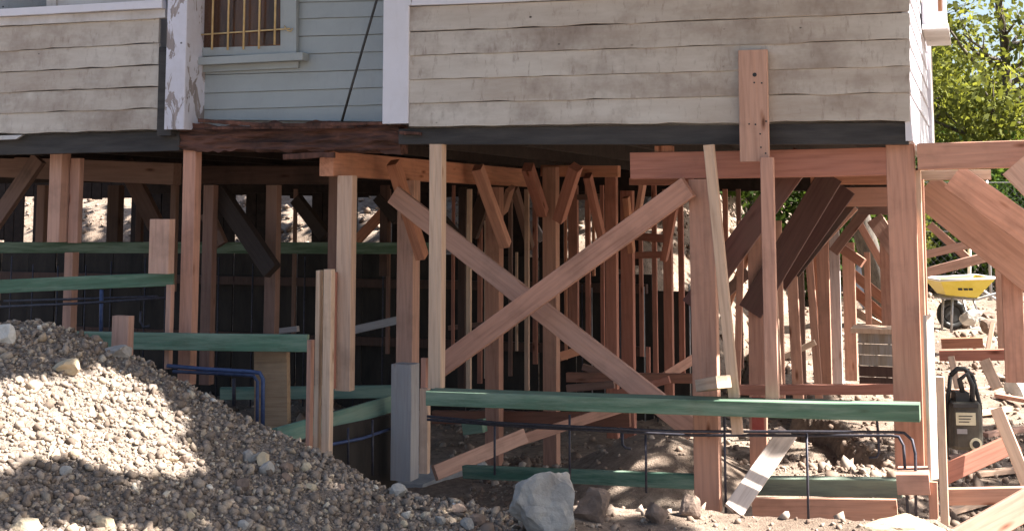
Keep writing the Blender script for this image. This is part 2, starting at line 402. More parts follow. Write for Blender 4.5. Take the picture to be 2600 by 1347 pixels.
# ================================================================== SETTING
def build_ground():
    xs = np.concatenate([np.arange(-60, -8, 2.0), np.arange(-8, -3.6, 0.2), np.arange(-3.6, 4.6, 0.035), np.arange(4.6, 12, 0.2), np.arange(12, 61, 2.0)])
    ys = np.concatenate([np.arange(-30, 2, 2.0), np.arange(2, 4, 0.1), np.arange(4, 9.5, 0.035), np.arange(9.5, 22, 0.1), np.arange(22, 40, 0.5), np.arange(40, 121, 4.0)])
    X, Y = np.meshgrid(xs, ys); Z = g(X, Y)
    nx, ny = len(xs), len(ys)
    vs = np.stack([X.ravel(), Y.ravel(), Z.ravel()], 1)
    i = np.arange(nx*ny).reshape(ny, nx)
    fs = np.stack([i[:-1, :-1].ravel(), i[:-1, 1:].ravel(), i[1:, 1:].ravel(), i[1:, :-1].ravel()], 1)
    me = bpy.data.meshes.new('ground'); me.from_pydata(vs.tolist(), [], fs.tolist()); me.update()
    me.materials.append(M['ground'])
    a = me.attributes.new('zone', 'FLOAT', 'POINT')
    Xr, Yr = vs[:, 0], vs[:, 1]
    zone = (1-sst(Xr+0.5*vnoise(Xr, Yr, 1.5, 8), -0.1, 0.5))*(1-sst(Yr, 7.2, 7.8))
    a.data.foreach_set('value', zone.astype(np.float32))
    a = me.attributes.new('grass', 'FLOAT', 'POINT'); a.data.foreach_set('value', sst(Yr+3*vnoise(Xr, Yr, 0.3, 9), 24, 30).astype(np.float32))
    me.polygons.foreach_set('use_smooth', [True]*len(me.polygons))
    o = bpy.data.objects.new('ground', me); COL.objects.link(o); o['kind'] = 'structure'
build_ground()

ICO = bmesh.new(); bmesh.ops.create_icosphere(ICO, subdivisions=1, radius=1.0)
ICO_V = np.array([v.co[:] for v in ICO.verts]); ICO_F = np.array([[v.index for v in f.verts] for f in ICO.faces]); ICO.free()
def stones(name, P, sizes, tints, material, label, flat=0.7, sink=0.25):
    n = len(P); nv, nf = len(ICO_V), len(ICO_F)
    j = rng.uniform(0.48, 1.25, (n, nv, 1))
    sc = np.stack([rng.uniform(0.75, 1.3, n), rng.uniform(0.7, 1.1, n), rng.uniform(flat*0.8, flat*1.2, n)], 1)[:, None, :]
    v = ICO_V[None]*j*sc
    q = rng.normal(size=(n, 4)); q[:, 1:3] *= 0.45; q /= np.linalg.norm(q, axis=1)[:, None]
    w, x, y, z = q.T
    R = np.stack([1-2*(y*y+z*z), 2*(x*y-z*w), 2*(x*z+y*w), 2*(x*y+z*w), 1-2*(x*x+z*z), 2*(y*z-x*w), 2*(x*z-y*w), 2*(y*z+x*w), 1-2*(x*x+y*y)], 1).reshape(n, 3, 3)
    v = np.einsum('nij,nkj->nki', R, v)*sizes[:, None, None] + P[:, None, :]
    v[:, :, 2] += (sizes*sink)[:, None]
    f = (ICO_F[None] + (np.arange(n)*nv)[:, None, None]).reshape(-1, 3)
    me = bpy.data.meshes.new(name)
    me.vertices.add(n*nv); me.vertices.foreach_set('co', v.reshape(-1).astype(np.float32))
    me.loops.add(len(f)*3); me.loops.foreach_set('vertex_index', f.reshape(-1).astype(np.int32))
    me.polygons.add(len(f)); me.polygons.foreach_set('loop_start', (np.arange(len(f))*3).astype(np.int32)); me.polygons.foreach_set('loop_total', np.full(len(f), 3, np.int32))
    me.update(); me.validate()
    a = me.attributes.new('tint', 'FLOAT', 'POINT'); a.data.foreach_set('value', np.repeat(tints, nv).astype(np.float32))
    me.materials.append(material)
    o = bpy.data.objects.new(name, me); COL.objects.link(o); tag(o, label, name.replace('_', ' '), None, 'stuff')
    return o
# gravel on the mound
n = 52000
X = rng.uniform(-3.6, 0.55, n); Y = rng.uniform(4.0, 7.25, n)
keep = X + 0.25*vnoise(X, Y, 3, 3) < 0.35 - 0.25*np.maximum(Y-6, 0)
X, Y = X[keep], Y[keep]
sz = np.exp(rng.normal(math.log(0.0092), 0.55, len(X))).clip(0.004, 0.032)*np.interp(Y, [4, 7], [1.15, 0.9])
stones('gravel', np.stack([X, Y, g(X, Y)], 1), sz, rng.beta(1.6, 2.0, len(X)), M['stone'], 'heap of loose grey gravel piled in front of the house')
# clods and rubble on the dirt
n = 6500
rng2 = np.random.default_rng(3)
X = np.concatenate([rng.uniform(-0.3, 4.2, n), rng.uniform(1.5, 12, 6000), rng.uniform(-5, 5, 3500), rng.uniform(-8, 3, 5000)])
Y = np.concatenate([rng.uniform(4.6, 10.5, n), rng.uniform(9, 24, 6000), rng.uniform(8, 14, 3500), rng.uniform(13, 20, 5000)])
_k = (rng.uniform(0, 1, len(X)) < 0.22) | ~((X > 0.0) & (X < 2.1) & (Y > 6.7) & (Y < 9.6)); X, Y = X[_k], Y[_k]
sz = np.exp(rng.normal(math.log(0.0115), 0.6, len(X))).clip(0.005, 0.06)*np.interp(Y, [5, 10, 20], [0.8, 1.2, 2.0])
stones('rubble', np.stack([X, Y, g(X, Y)], 1), sz, rng.beta(2, 2, len(X)), M['clod'], 'clods and broken stone strewn over the bare dirt')

def rock(label, px, py, wpx, hpx, m, seed, group=None, cat='rock', name='rock', depth=0.8, sub=3, cuts=7, rot=None, Y=None, sink=0.2):
    p = ghit(px, py) if Y is None else wy(px, py, Y)
    k = F/(p-CAM).dot(FW); w = wpx/k; h = hpx/k
    r = random.Random(seed); bm = bmesh.new(); bmesh.ops.create_icosphere(bm, subdivisions=sub, radius=0.62)
    planes = [(Vector((r.gauss(0, 1), r.gauss(0, 1), r.gauss(0, 0.8))).normalized(), r.uniform(0.30, 0.46)) for _ in range(cuts)]
    for v in bm.verts:
        for nn, d in planes:
            e = v.co.dot(nn)
            if e > d: v.co -= nn*(e-d)
        v.co += v.co.normalized()*0.07*mnoise.noise(v.co*3.1+Vector((seed, 0, 0)))+v.co.normalized()*0.03*mnoise.noise(v.co*7+Vector((0, 0, seed))) + Vector((1, 1, 1))*0.012*mnoise.noise(v.co*11+Vector((0, seed, 0)))
    xs = [v.co.x for v in bm.verts]; zs = [v.co.z for v in bm.verts]; ys = [v.co.y for v in bm.verts]
    sx = w/(max(xs)-min(xs)); szz = h*(1+sink)/(max(zs)-min(zs)); sy = w*depth/(max(ys)-min(ys)); z0 = min(zs)
    for v in bm.verts: v.co = Vector((v.co.x*sx, v.co.y*sy, (v.co.z-z0)*szz - h*sink))
    vs = [v.co.copy() for v in bm.verts]; fs = [[x.index for x in f.verts] for f in bm.faces]; bm.free()
    M4 = Matrix.Translation(p) @ Matrix.Rotation(rot or 0, 4, 'Z')
    return mk(name, vs, fs, M[m], M4, None, None, False, label, cat, group)

# ================================================================== HOUSE
ZF = hv(1600, 366, 0.05).z
house = empty('house', (0, 0, 0), 'old house raised on timber posts, clad in peeling white and pale blue boards', 'house', M4=HM)
def quadboard(name, a, b, c, d, th, m, parent=house, proud=0.0, tilt=0.009, seg=40, jag=0.0015, col=None, label=None):
    """board between a (top left) b (top right) c (bottom right) d (bottom left), house frame; front face out by proud"""
    a, b, c, d = map(Vector, (a, b, c, d)); vs, fs = [], []
    sd = random.uniform(0, 99)
    for i in range(seg+1):
        s = i/seg; t = a.lerp(b, s); q = d.lerp(c, s)
        wob = jag*mnoise.noise(Vector((s*(b-a).length*5, sd, 0)))*2 + jag*mnoise.noise(Vector((s*(b-a).length*23, sd, 5)))
        yo = 0.0015*mnoise.noise(Vector((s*4, sd, 9)))
        q = q + Vector((0, 0, wob))
        f = -proud+yo
        vs += [t+Vector((0, f, 0)), q+Vector((0, f-tilt, 0)), q+Vector((0, f-tilt+th, 0.0)), t+Vector((0, f+th, 0))]
    for i in range(seg):
        for j in range(4):
            p = i*4+j; r = i*4+(j+1) % 4; fs.append((p, p+4, r+4, r))
    fs.append((0, 1, 2, 3)); k = seg*4; fs.append((k+3, k+2, k+1, k))
    o = mk(name, vs, fs, m, None, parent, col, False, label)
    return o
def bay(xl, xr, lefts, rights, v, m, gap=0.0038, th=0.02, xl2=None, xr2=None):
    """siding boards: successive joint heights at the left and right ends"""
    for i in range(len(lefts)-1):
        a = hv(xl, lefts[i], v); b = hv(xr, rights[i], v); c = hv(xr, rights[i+1], v); d = hv(xl, lefts[i+1], v)
        up = Vector((0, 0, gap*random.uniform(0.5, 1.6)))
        rag = 0.0045 if m is M['siding'] else 0.0008
        quadboard('siding_board', a, b, c+up, d+up, th, m, jag=rag)
# right bay
L_ = [18, 83, 142, 203, 263, 323]; R_ = [-32, 33, 100, 168, 235, 307]
L2 = [-110, -46]; R2 = [-166, -99]
def lerp_at(x0, y0, x1, y1, x): return y0+(y1-y0)*(x-x0)/(x1-x0)
bay(1040, 2310, L2+L_, R2+R_, 0.0, M['siding'])
quadboard('sill_board', hv(1040, -4, 0), hv(2310, -55, 0), hv(2310, -34, 0), hv(1040, 16, 0), 0.05, M['trimclean'], proud=0.022, tilt=0.0, jag=0.001, label='pale painted ledge board above the siding')
# left bay
LL = [69, 131, 185, 236, 289, 340]; LR = [47, 110, 166, 221, 275, 331]
XL = -320
def ext(x0, a, x1, b): return [lerp_at(x0, p, x1, q, XL) for p, q in zip(a, b)]
bay(XL, 404, ext(0, LL, 400, LR), [q for q in LR], 0.0, M['siding'])
# upper rim of left bay: two ledges and the window above
def lband(name, t0, b0, t1, b1, proud, m, xr=424, label=None):
    quadboard(name, hv(XL, lerp_at(0, t0, 420, t1, XL), 0), hv(xr, t1, 0), hv(xr, b1, 0), hv(XL, lerp_at(0, b0, 420, b1, XL), 0), 0.05, m, proud=proud, tilt=0.0, jag=0.002, label=label)
lband('sill_board', 27, 45, 3, 23, 0.055, M['trimclean'])
lband('apron_board', 46, 67, 24, 46, 0.02, M['sill'])
w1 = tag(bpy.data.objects.new('window', None), None); COL.objects.link(w1); w1.parent = house; w1.empty_display_size = 0.1; w1['label'] = 'dark window above the left sill with a beige panel'
def wallrect(name, x0, x1, y0, y1, v, m, th=0.02, parent=house, dy=0.0, col=None):
    a = hv(x0, y0, v); b = hv(x1, y0-dy, v); c = hv(x1, y1-dy, v); d = hv(x0, y1, v)
    return quadboard(name, a, b, c, d, th, m, parent, tilt=0.0, seg=4, jag=0.0, col=col)
wallrect('pane', -40, 118, -150, 34, 0.05, M['glass'], 0.006, w1, 8)
wallrect('frame_stile', 118, 142, -150, 26, 0.025, M['sill'], 0.04, w1, 1)
wallrect('frame_stile', 368, 410, -150, 10, 0.025, M['trimclean'], 0.04, w1, 2)
wallrect('infill_panel', 142, 368, -150, 24, 0.04, M['sill'], 0.02, w1, 14)
wallrect('dark_room', -60, 142, -160, 60, 0.3, M['curtain'], 0.02, w1, 8)
# corner column with peeling paint: front face 425..475, right side back to the recess
pL = hv(425, 0, -0.05); pR = hv(475, 0, -0.05)
def boxpart(name, u0, u1, v0, v1, z0, z1, m, parent=house, label=None, col=None):
    vs, fs = bar_geo(z1-z0, u1-u0, v1-v0, 0.004, 8)
    M4 = Matrix.Translation(((u0+u1)/2, (v0+v1)/2, z0))
    return mk(name, vs, fs, m, M4, parent, col, False, label)
boxpart('corner_column', pL.x, pR.x, -0.05, 0.17, hv(450, 328, -0.05).z, 3.3, M['trim'], label='white corner column with badly peeling paint')
# right trim board
tL = hv(973, 0, -0.012); tR = hv(1043, 0, -0.012)
boxpart('corner_board', hv(972, 150, -0.012).x, hv(1038, 150, -0.012).x, -0.014, 0.17, hv(1005, 314, 0).z, 3.3, M['trimclean'], label='white painted corner board beside the blue wall')
# blue wall
BL = [-210, -150, -95, -38, 25, 82, 137, 192, 238, 280, 304]; BR = [-232, -172, -117, -60, 2, 42, 87, 131, 177, 222, 266]
bl = [-160, -112, -58, -3, 52, 100, 147, 192, 238, 280, 303]; br = [-196, -146, -92, -42, 2, 42, 87, 131, 177, 222, 266, 309]
bl = [-206, -157, -104, -50, 12, 56, 101, 147, 192, 238, 280, 304]
bay(500, 985, bl, br, 0.17, M['bluewall'], gap=0.002)
# window in the blue wall
w2 = bpy.data.objects.new('window', None); COL.objects.link(w2); w2.parent = house; w2.empty_display_size = 0.1; w2['label'] = 'barred window with brown curtain in the blue wall'
wallrect('curtain', 500, 716, -170, 126, 0.142, M['curtain'], 0.004, w2, 10)
wallrect('pane', 500, 714, -170, 122, 0.137, M['glass'], 0.003, w2, 10)
wallrect('casing', 712, 752, -170, 141, 0.126, M['bluewall'], 0.03, w2, 0)
wallrect('casing', 500, 712, 122, 143, 0.128, M['bluewall'], 0.03, w2, 6)
wallrect('sill', 500, 768, 146, 165, 0.085, M['bluewall'], 0.075, w2, 13)
wallrect('apron', 500, 756, 168, 184, 0.14, M['bluewall'], 0.02, w2, 12)
for x, yb in ((538, 126), (578, 127), (618, 126), (657, 124), (697, 114)):
    a = hv(x, -170, 0.105); b = hv(x, yb, 0.105); a.x = b.x
    tube('bar', [a, b], 0.0065, 'gold', w2, seg=6)
tube('bar', [hv(500, 89, 0.112), hv(736, 73, 0.112)], 0.005, 'gold', w2, seg=6)
tube('bracket', [hv(722, 66, 0.11), hv(730, 78, 0.10), hv(738, 80, 0.11), hv(743, 72, 0.115)], 0.004, 'gold', w2, seg=6)
# charred vertical stud at the end of the left bay
boxpart('rotten_stud', hv(402, 230, -0.02).x, hv(438, 230, -0.02).x, -0.028, 0.05, hv(420, 345, 0).z, hv(420, 121, 0).z, M['char'], label='charred dark stud exposed beside the column')
# rim beams
def rim(name, x0, t0, b0, x1, t1, b1, v, th, m, rough, label=None, seg=70, rows=7):
    A, B, Cc, D = hv(x0, t0, v), hv(x1, t1, v), hv(x1, b1, v), hv(x0, b0, v); vs, fs = [], []
    sd = random.uniform(0, 50)
    for i in range(seg+1):
        s = i/seg; t = A.lerp(B, s); q = D.lerp(Cc, s)
        for j in range(rows+1):
            r = j/rows; p = t.lerp(q, r)
            nn = mnoise.noise(Vector((p.x*2.5, p.z*22, sd)))*0.7 + mnoise.noise(Vector((p.x*9, p.z*50, sd)))*0.5
            e = mnoise.noise(Vector((p.x*6, r*3, sd+4)))
            vs.append(p + Vector((0, rough*nn - 0.0, rough*0.6*(e+mnoise.noise(Vector((p.x*19, r*3, sd+8)))*0.6)*(1 if j in (0, rows) else 0))))
        vs.append(q+Vector((0, th, 0))); vs.append(t+Vector((0, th, 0)))
    k = rows+3
    for i in range(seg):
        for j in range(k):
            a = i*k+j; b = i*k+(j+1) % k; fs.append((a, b, b+k, a+k)[::-1])
    fs.append(tuple(range(k))); fs.append(tuple(seg*k+j for j in range(k))[::-1])
    return mk(name, vs, fs, m, None, house, None, False, label)
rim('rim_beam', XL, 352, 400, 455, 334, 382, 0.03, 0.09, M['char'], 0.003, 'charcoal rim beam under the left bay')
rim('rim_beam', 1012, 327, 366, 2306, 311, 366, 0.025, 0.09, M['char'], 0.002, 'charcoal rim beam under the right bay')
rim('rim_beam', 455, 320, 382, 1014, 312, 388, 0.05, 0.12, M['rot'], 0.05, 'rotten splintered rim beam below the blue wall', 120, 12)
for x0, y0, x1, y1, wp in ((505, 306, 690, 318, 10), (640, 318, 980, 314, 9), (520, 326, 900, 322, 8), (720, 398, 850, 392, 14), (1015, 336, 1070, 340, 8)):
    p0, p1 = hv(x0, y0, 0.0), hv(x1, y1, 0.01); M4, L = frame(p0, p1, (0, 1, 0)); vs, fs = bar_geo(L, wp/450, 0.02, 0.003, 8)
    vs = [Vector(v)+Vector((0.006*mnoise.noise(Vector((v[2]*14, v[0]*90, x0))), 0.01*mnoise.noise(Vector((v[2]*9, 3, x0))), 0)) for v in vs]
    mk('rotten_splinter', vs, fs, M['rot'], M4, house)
# bottom flashing edge board of the left bay and torn piece
quadboard('drip_board', hv(XL, 352, 0), hv(60, 343, 0), hv(46, 354, 0), hv(XL, 366, 0), 0.02, M['sill'], proud=0.012, seg=8)
# backing wall, side walls, roof and floor
zt = 4.25
boxpart('wall', -8.2, -0.03, 0.20, 0.26, hv(1300, 340, 0.2).z, zt, M['sill'])
boxpart('wall', -8.2, 0.0, -0.005, 0.2, 3.32, zt, M['siding'])
# right side wall, real boards running back
for i in range(len(R_)+len(R2)-1):
    rr = (R2+R_)
    z1 = hv(2310, rr[i], 0).z; z0 = hv(2310, rr[i+1], 0).z+0.003
    if i == len(rr)-2: z0 -= 0.10
    vs = []
    sd = random.uniform(0, 9); seg = 16
    for k in range(seg+1):
        y = 0.012 + 2.85*k/seg; o = 0.002*mnoise.noise(Vector((y*3, sd, 0)))
        vs += [(0.002+o, y, z1), (0.012+o, y, z0+0.003*mnoise.noise(Vector((y*7, sd, 3)))), (-0.02, y, z0), (-0.02, y, z1)]
    fs = []
    for k in range(seg):
        for j in range(4):
            a = k*4+j; b = k*4+(j+1) % 4; fs.append((a, b, b+4, a+4))
    fs.append((0, 3, 2, 1)); fs.append(tuple(seg*4+j for j in range(4)))
    mk('siding_board', vs, fs, M['trimclean'], None, house)
boxpart('wall', -0.06, -0.022, 0.3, 5.4, ZF, zt, M['siding'])
boxpart('corner_board', -0.01, 0.03, 2.86, 2.95, 1.70, zt, M['trimclean'])
boxpart('wall', -8.2, -0.06, 5.44, 5.5, ZF+0.14, zt, M['siding'])
boxpart('wall', -8.2, -8.14, 0.26, 5.4, ZF, zt, M['siding'])
roof = boxpart('roof', -8.8, 0.55, -0.62, 6.0, zt, zt+0.12, M['roof'])
# bay window box on the side wall: lit casing at the top right
wb = bpy.data.objects.new('window', None); COL.objects.link(wb); wb.parent = house; wb.empty_display_size = 0.1; wb['label'] = 'white boxed window projecting from the sunlit side wall'
pb = hv(2358, 62, 1.9); pt = hv(2400, 60, 1.9)
boxpart('window_box', 0.015, pt.x, 1.9, 2.75, pb.z, 3.4, M['trimclean'], wb)
boxpart('sill', 0.015, pt.x+0.02, 1.87, 2.78, pb.z-0.035, pb.z-0.004, M['sill'], wb)
boxpart('shutter', hv(2382, 30, 1.9).x, hv(2392, 30, 1.9).x, 1.893, 1.899, hv(2385, 29, 1.9).z, 3.3, M['curtain'], wb)
# floor
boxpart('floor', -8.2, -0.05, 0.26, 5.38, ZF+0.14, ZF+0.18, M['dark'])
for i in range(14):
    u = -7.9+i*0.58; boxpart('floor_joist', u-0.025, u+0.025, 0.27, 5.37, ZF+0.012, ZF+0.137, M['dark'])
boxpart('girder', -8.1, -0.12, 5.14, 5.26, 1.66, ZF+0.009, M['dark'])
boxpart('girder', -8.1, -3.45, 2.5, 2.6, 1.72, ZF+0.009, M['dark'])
# made-up dark boards at the back floor edge stand in for darkness, with openings
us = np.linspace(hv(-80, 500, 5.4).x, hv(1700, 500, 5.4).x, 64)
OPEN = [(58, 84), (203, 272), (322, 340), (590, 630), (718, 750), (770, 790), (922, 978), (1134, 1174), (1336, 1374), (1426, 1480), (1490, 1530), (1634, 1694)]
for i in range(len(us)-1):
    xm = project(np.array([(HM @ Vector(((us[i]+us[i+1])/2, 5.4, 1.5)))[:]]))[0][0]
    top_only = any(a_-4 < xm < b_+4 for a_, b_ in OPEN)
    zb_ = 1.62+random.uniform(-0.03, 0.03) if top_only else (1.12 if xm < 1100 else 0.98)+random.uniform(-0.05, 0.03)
    boxpart('added_dark_board', us[i]+0.003, us[i+1]-0.003, 5.40, 5.425+random.uniform(0, 0.008), zb_, ZF+0.13, M['dark'])
# cable hanging across the blue wall
tube('hanging_cable', [hv(975, -70, 0.02), hv(958, -5, 0.03), hv(930, 92, 0.04), (hv(897, 205, 0.05)), hv(868, 308, 0.06)], 0.0075, 'black', None, 'black cable hanging slanted across the pale blue wall', 'cable')

# ================================================================== FRONT ROW
post('pair of salmon four-by-four under the far left rim, foot on the dark green rail', 124, 176, 386, 614, 0.25, PINK)
post('narrow pale stud nailed right beside the leftmost post', 176, 210, 402, 616, 0.30, PINK, 0.6)
post('short timber leg showing between the two green rails at far left', 161, 197, 640, 850, 0.55, PINK, 1.0)
post('tall salmon post under the peeling white corner column', 458, 505, 380, 975, 0.10, SAL, 0.8)
post('pale stud standing just behind the tall post under the corner column', 511, 549, 470, 975, 0.75, BRN, 0.8)
post('wide short stake end standing on the upper green rail', 379, 443, 556, 694, -0.12, PINK, 0.45, name='stake', cat='stake', group='wooden stakes of the formwork')
post('pink stake running down behind the upper green rail', 419, 441, 722, 935, 0.0, PINK, 1.2, name='stake', cat='stake', group='wooden stakes of the formwork')
post('short stake sticking out of the gravel in front of the middle green rail', 284, 339, 801, 905, -0.42, PINK, 0.5, name='stake', cat='stake', group='wooden stakes of the formwork')
post('cream post under the square end of the long red header', 853, 904, 446, 990, 0.16, CREAM, 0.7)
post('dim brown post just behind the cream post', 833, 866, 440, 690, 0.9, BRN, 0.7)
post('post base piece with red edge beside the cream post', 838, 856, 690, 985, 0.1, RED, 1.0)
post('pale tall stake with split top in front of the lower step form', 818, 848, 683, 1180, -0.36, CREAM, 1.0, name='stake', cat='stake', group='wooden stakes of the formwork')
post('narrow left half of the tall split stake', 798, 818, 686, 1168, -0.345, CREAM, 1.6, name='stake', cat='stake', group='wooden stakes of the formwork')
post('pink stake touching the left side of the tall split stake', 777, 797, 862, 1150, -0.30, PINK, 1.6, name='stake', cat='stake', group='wooden stakes of the formwork')
hbeam('brown plank standing on edge behind the blue bent bar', 650, 888, 1095, 733, 893, 1092, 0.12, t=0.04, col=(0.36, 0.24, 0.15), name='plank', cat='plank')
post('pink post with two knee braces left of the crossed braces', 1007, 1066, 458, 940, 1.14, PINK)
post('grey weathered lower leg of the post left of the crossed braces', 992, 1064, 922, 1215, 0.62, GRY, 0.9, m='grey')
post('pale stake at the left end of the long green rail', 1064, 1093, 985, 1200, 0.25, CREAM, 0.8, name='stake', cat='stake', group='wooden stakes of the formwork')
post('small red block above the pale stake at the green rail end', 1068, 1088, 908, 988, 0.3, SAL, 1.0, name='wood_block', cat='block', group='short wood blocks')
post('pale stud in front of the long header, foot on the green rail', 1088, 1132, 360, 984, 0.06, CREAM, 0.9)
# big right posts
post('thick brown post at the right end of the crossed braces', 1748, 1818, 455, 1295, 0.15, SAL, 0.55, xlb=1764)
post('leaning pale stud crossing in front of the thick brown post', 1785, 1815, 368, 1100, -0.05, CREAM, 0.8, xlb=1858, group='studs leaning under the right bay', name='stud', cat='stud')
post('upright pink stud hanging below the long splice plank', 1930, 1966, 400, 1012, -0.06, PINK, 0.7, xlb=1944, group='studs leaning under the right bay', name='stud', cat='stud')
hp = hbeam
def plank_v(label, xl, xr, yt, yb, v, t, col, name='splice_plank', cat='plank', xlb=None):
    p1 = hv((xl+xr)/2, yt, v); p0 = hv(((xlb or xl)+(xlb or xl)+xr-xl)/2, yb, v)
    return lumber(name, label, cat, p0, p1, (xr-xl)/pxm(p1)/math.cos(PSI-0.19), t, (0, 1, 0), col)
pl = plank_v('long salmon splice plank nailed upright over the right bay siding', 1876, 1948, 128, 410, -0.035, 0.04, PINK, xlb=1881)
q = hv(1916, 190, -0.056)
Li = (HM @ Matrix.Translation(q))
tb = mk('bolt_hole', *tube_geo([Vector((0, 0, 0.0)), Vector((0, 0.004, 0))], 0.011, 10), M['black'], None, pl); tb.matrix_basis = pl.matrix_basis.inverted() @ Li
for x, y in ((1915, 210), (1934, 211), (1902, 315), (1918, 316), (1945, 308), (1930, 340), (1932, 374), (1944, 389)):
    q = hv(x, y, -0.056); nb = mk('nail_head', *tube_geo([Vector((0, 0, 0.0)), Vector((0, 0.003, 0))], 0.005, 6), M['black'], None, pl); nb.matrix_basis = pl.matrix_basis.inverted() @ (HM @ Matrix.Translation(q))
post('thick corner post under the right corner of the house', 2262, 2334, 366, 1190, 0.14, SAL, 0.35)
post('narrow edge board stacked right against the corner post', 2335, 2350, 432, 1180, 0.16, CREAM, 1.6, group='boards beside the corner post', name='edge_board', cat='board')
post('second thin board stacked outside the corner post', 2349, 2358, 455, 1175, 0.22, SAL, 2.0, group='boards beside the corner post', name='edge_board', cat='board')
_b = hv(2370, 1215, 0.02); _t = hv(2370, 800, 0.02); _t.x = _b.x; _t.y = _b.y
lumber('edge_board', 'sunlit white board standing outside the corner post', 'board', _b, _t, 0.062, 0.02, HI.to_3x3() @ Vector((0.62, -0.78, 0)), (0.62, 0.55, 0.48), 'lumber', 'boards beside the corner post')
post('tall pale stake standing right of the corner post', 2383, 2404, 956, 1330, -0.35, CREAM, 0.9, name='stake', cat='stake', group='wooden stakes of the formwork')

# headers
p0 = hv(829, 415, 0.10); uu = p0.x
p1 = hu(1345, 452.5, uu)
lumber('timber_header', 'long red header running back from the cream post', 'beam', p0, p1, 0.145, 0.09, (1, 0, 0), ORG, 'lumber', 'header beams on the posts')
post('cap block between the long red header and the rotten rim', 841, 902, 360, 383, 0.16, SAL, 0.6, name='wood_block', cat='block', group='short wood blocks')
hbeam('short red header above the posts at mid right', 1377, 420, 447, 1572, 420, 450, 3.1, t=0.09, col=ORG, group='header beams on the posts')
hbeam('dark red header left of the splice plank under the right rim', 1605, 386, 457, 2262, 376, 443, 0.16, t=0.085, col=RED, group='header beams on the posts')
post('cap block on top of the dark red header', 1662, 1712, 371, 387, 0.18, ORG, 0.6, name='wood_block', cat='block', group='short wood blocks')
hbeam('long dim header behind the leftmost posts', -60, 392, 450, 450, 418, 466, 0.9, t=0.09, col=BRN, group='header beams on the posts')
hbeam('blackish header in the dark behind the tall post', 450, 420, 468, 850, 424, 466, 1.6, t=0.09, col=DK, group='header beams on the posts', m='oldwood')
hbeam('light salmon header glimpsed above the right tunnel of posts', 2060, 440, 468, 2262, 440, 468, 1.77, t=0.09, col=ORG, group='header beams on the posts')
hbeam('knotty header in the middle of the right tunnel of posts', 2130, 476, 524, 2275, 474, 524, 2.96, t=0.09, col=SAL, group='header beams on the posts')
hbeam('farthest thin header of the right tunnel of posts', 2180, 520, 545, 2280, 520, 545, 4.4, t=0.09, col=BRN, group='header beams on the posts')
hbeam('reddish header across the dark middle bay', 1600, 452, 470, 1760, 452, 470, 2.6, t=0.06, col=RED, group='header beams on the posts')

# crossed braces
diag('long crossed brace falling from left to right', 1000, 494, 1762, 1092, 52, 0.62, 0.40, col=PINK, name='cross_brace', group='two crossed braces')
diag('long crossed brace rising from left to right, in front of the other', 1112, 935, 1748, 474, 54, 0.40, 0.06, col=SAL, name='cross_brace', group='two crossed braces')

# knee braces along the long header
def knee(label, a, b, wpx, v0, v1, col, t=0.085, m='lumber'):
    diag(label, a[0], a[1], b[0], b[1], wpx, v0, v1, t=t, col=col, m=m)
knee('salmon knee brace at the first post of the long header', (998, 412), (1072, 652), 26, 0.66, 0.95, ORG)
knee('salmon knee brace at the second post of the long header', (1212, 425), (1284, 622), 26, 2.15, 2.5, SAL)
knee('red knee brace left of the thick middle post', (1340, 424), (1378, 540), 26, 2.5, 2.9, RED)
knee('red knee brace right of the thick middle post', (1462, 424), (1420, 556), 28, 2.5, 2.8, RED)
knee('thin red knee brace dropping right under the short header', (1492, 446), (1528, 602), 18, 3.0, 3.3, RED)
knee('dusky knee brace behind the second post of the long header', (1306, 478), (1347, 628), 16, 3.6, 3.9, BRN)
knee('thin pale brace just right of the first header knee', (1296, 478), (1278, 540), 12, 2.9, 3.1, SAL)
knee('small pale brace hanging beneath the dark red header', (1634, 458), (1620, 540), 12, 3.2, 3.4, SAL)
knee('orange brace at the rear stud below the dark red header', (1590, 500), (1604, 640), 14, 3.6, 3.7, ORG)
knee('thin red brace crossing the rear right studs', (1712, 530), (1686, 660), 16, 4.0, 4.1, RED)
# left dark braces
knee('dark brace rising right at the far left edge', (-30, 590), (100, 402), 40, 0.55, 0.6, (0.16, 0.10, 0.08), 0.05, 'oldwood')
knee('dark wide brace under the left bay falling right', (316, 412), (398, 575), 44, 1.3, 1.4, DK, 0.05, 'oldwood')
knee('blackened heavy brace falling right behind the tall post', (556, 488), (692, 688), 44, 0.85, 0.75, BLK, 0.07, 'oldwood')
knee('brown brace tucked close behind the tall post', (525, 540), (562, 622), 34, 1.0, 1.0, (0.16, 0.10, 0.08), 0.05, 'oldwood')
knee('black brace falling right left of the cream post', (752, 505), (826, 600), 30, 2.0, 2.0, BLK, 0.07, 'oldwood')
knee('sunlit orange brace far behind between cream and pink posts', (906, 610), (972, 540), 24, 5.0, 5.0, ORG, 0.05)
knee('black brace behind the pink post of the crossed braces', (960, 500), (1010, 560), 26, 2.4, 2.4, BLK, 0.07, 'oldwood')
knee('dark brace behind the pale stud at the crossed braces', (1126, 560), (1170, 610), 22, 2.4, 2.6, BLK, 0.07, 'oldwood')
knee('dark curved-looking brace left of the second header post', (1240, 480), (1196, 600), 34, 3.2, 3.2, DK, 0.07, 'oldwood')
knee('grey pale brace far behind the crossed braces centre', (1350, 560), (1378, 610), 20, 5.0, 5.0, GRY, 0.04)

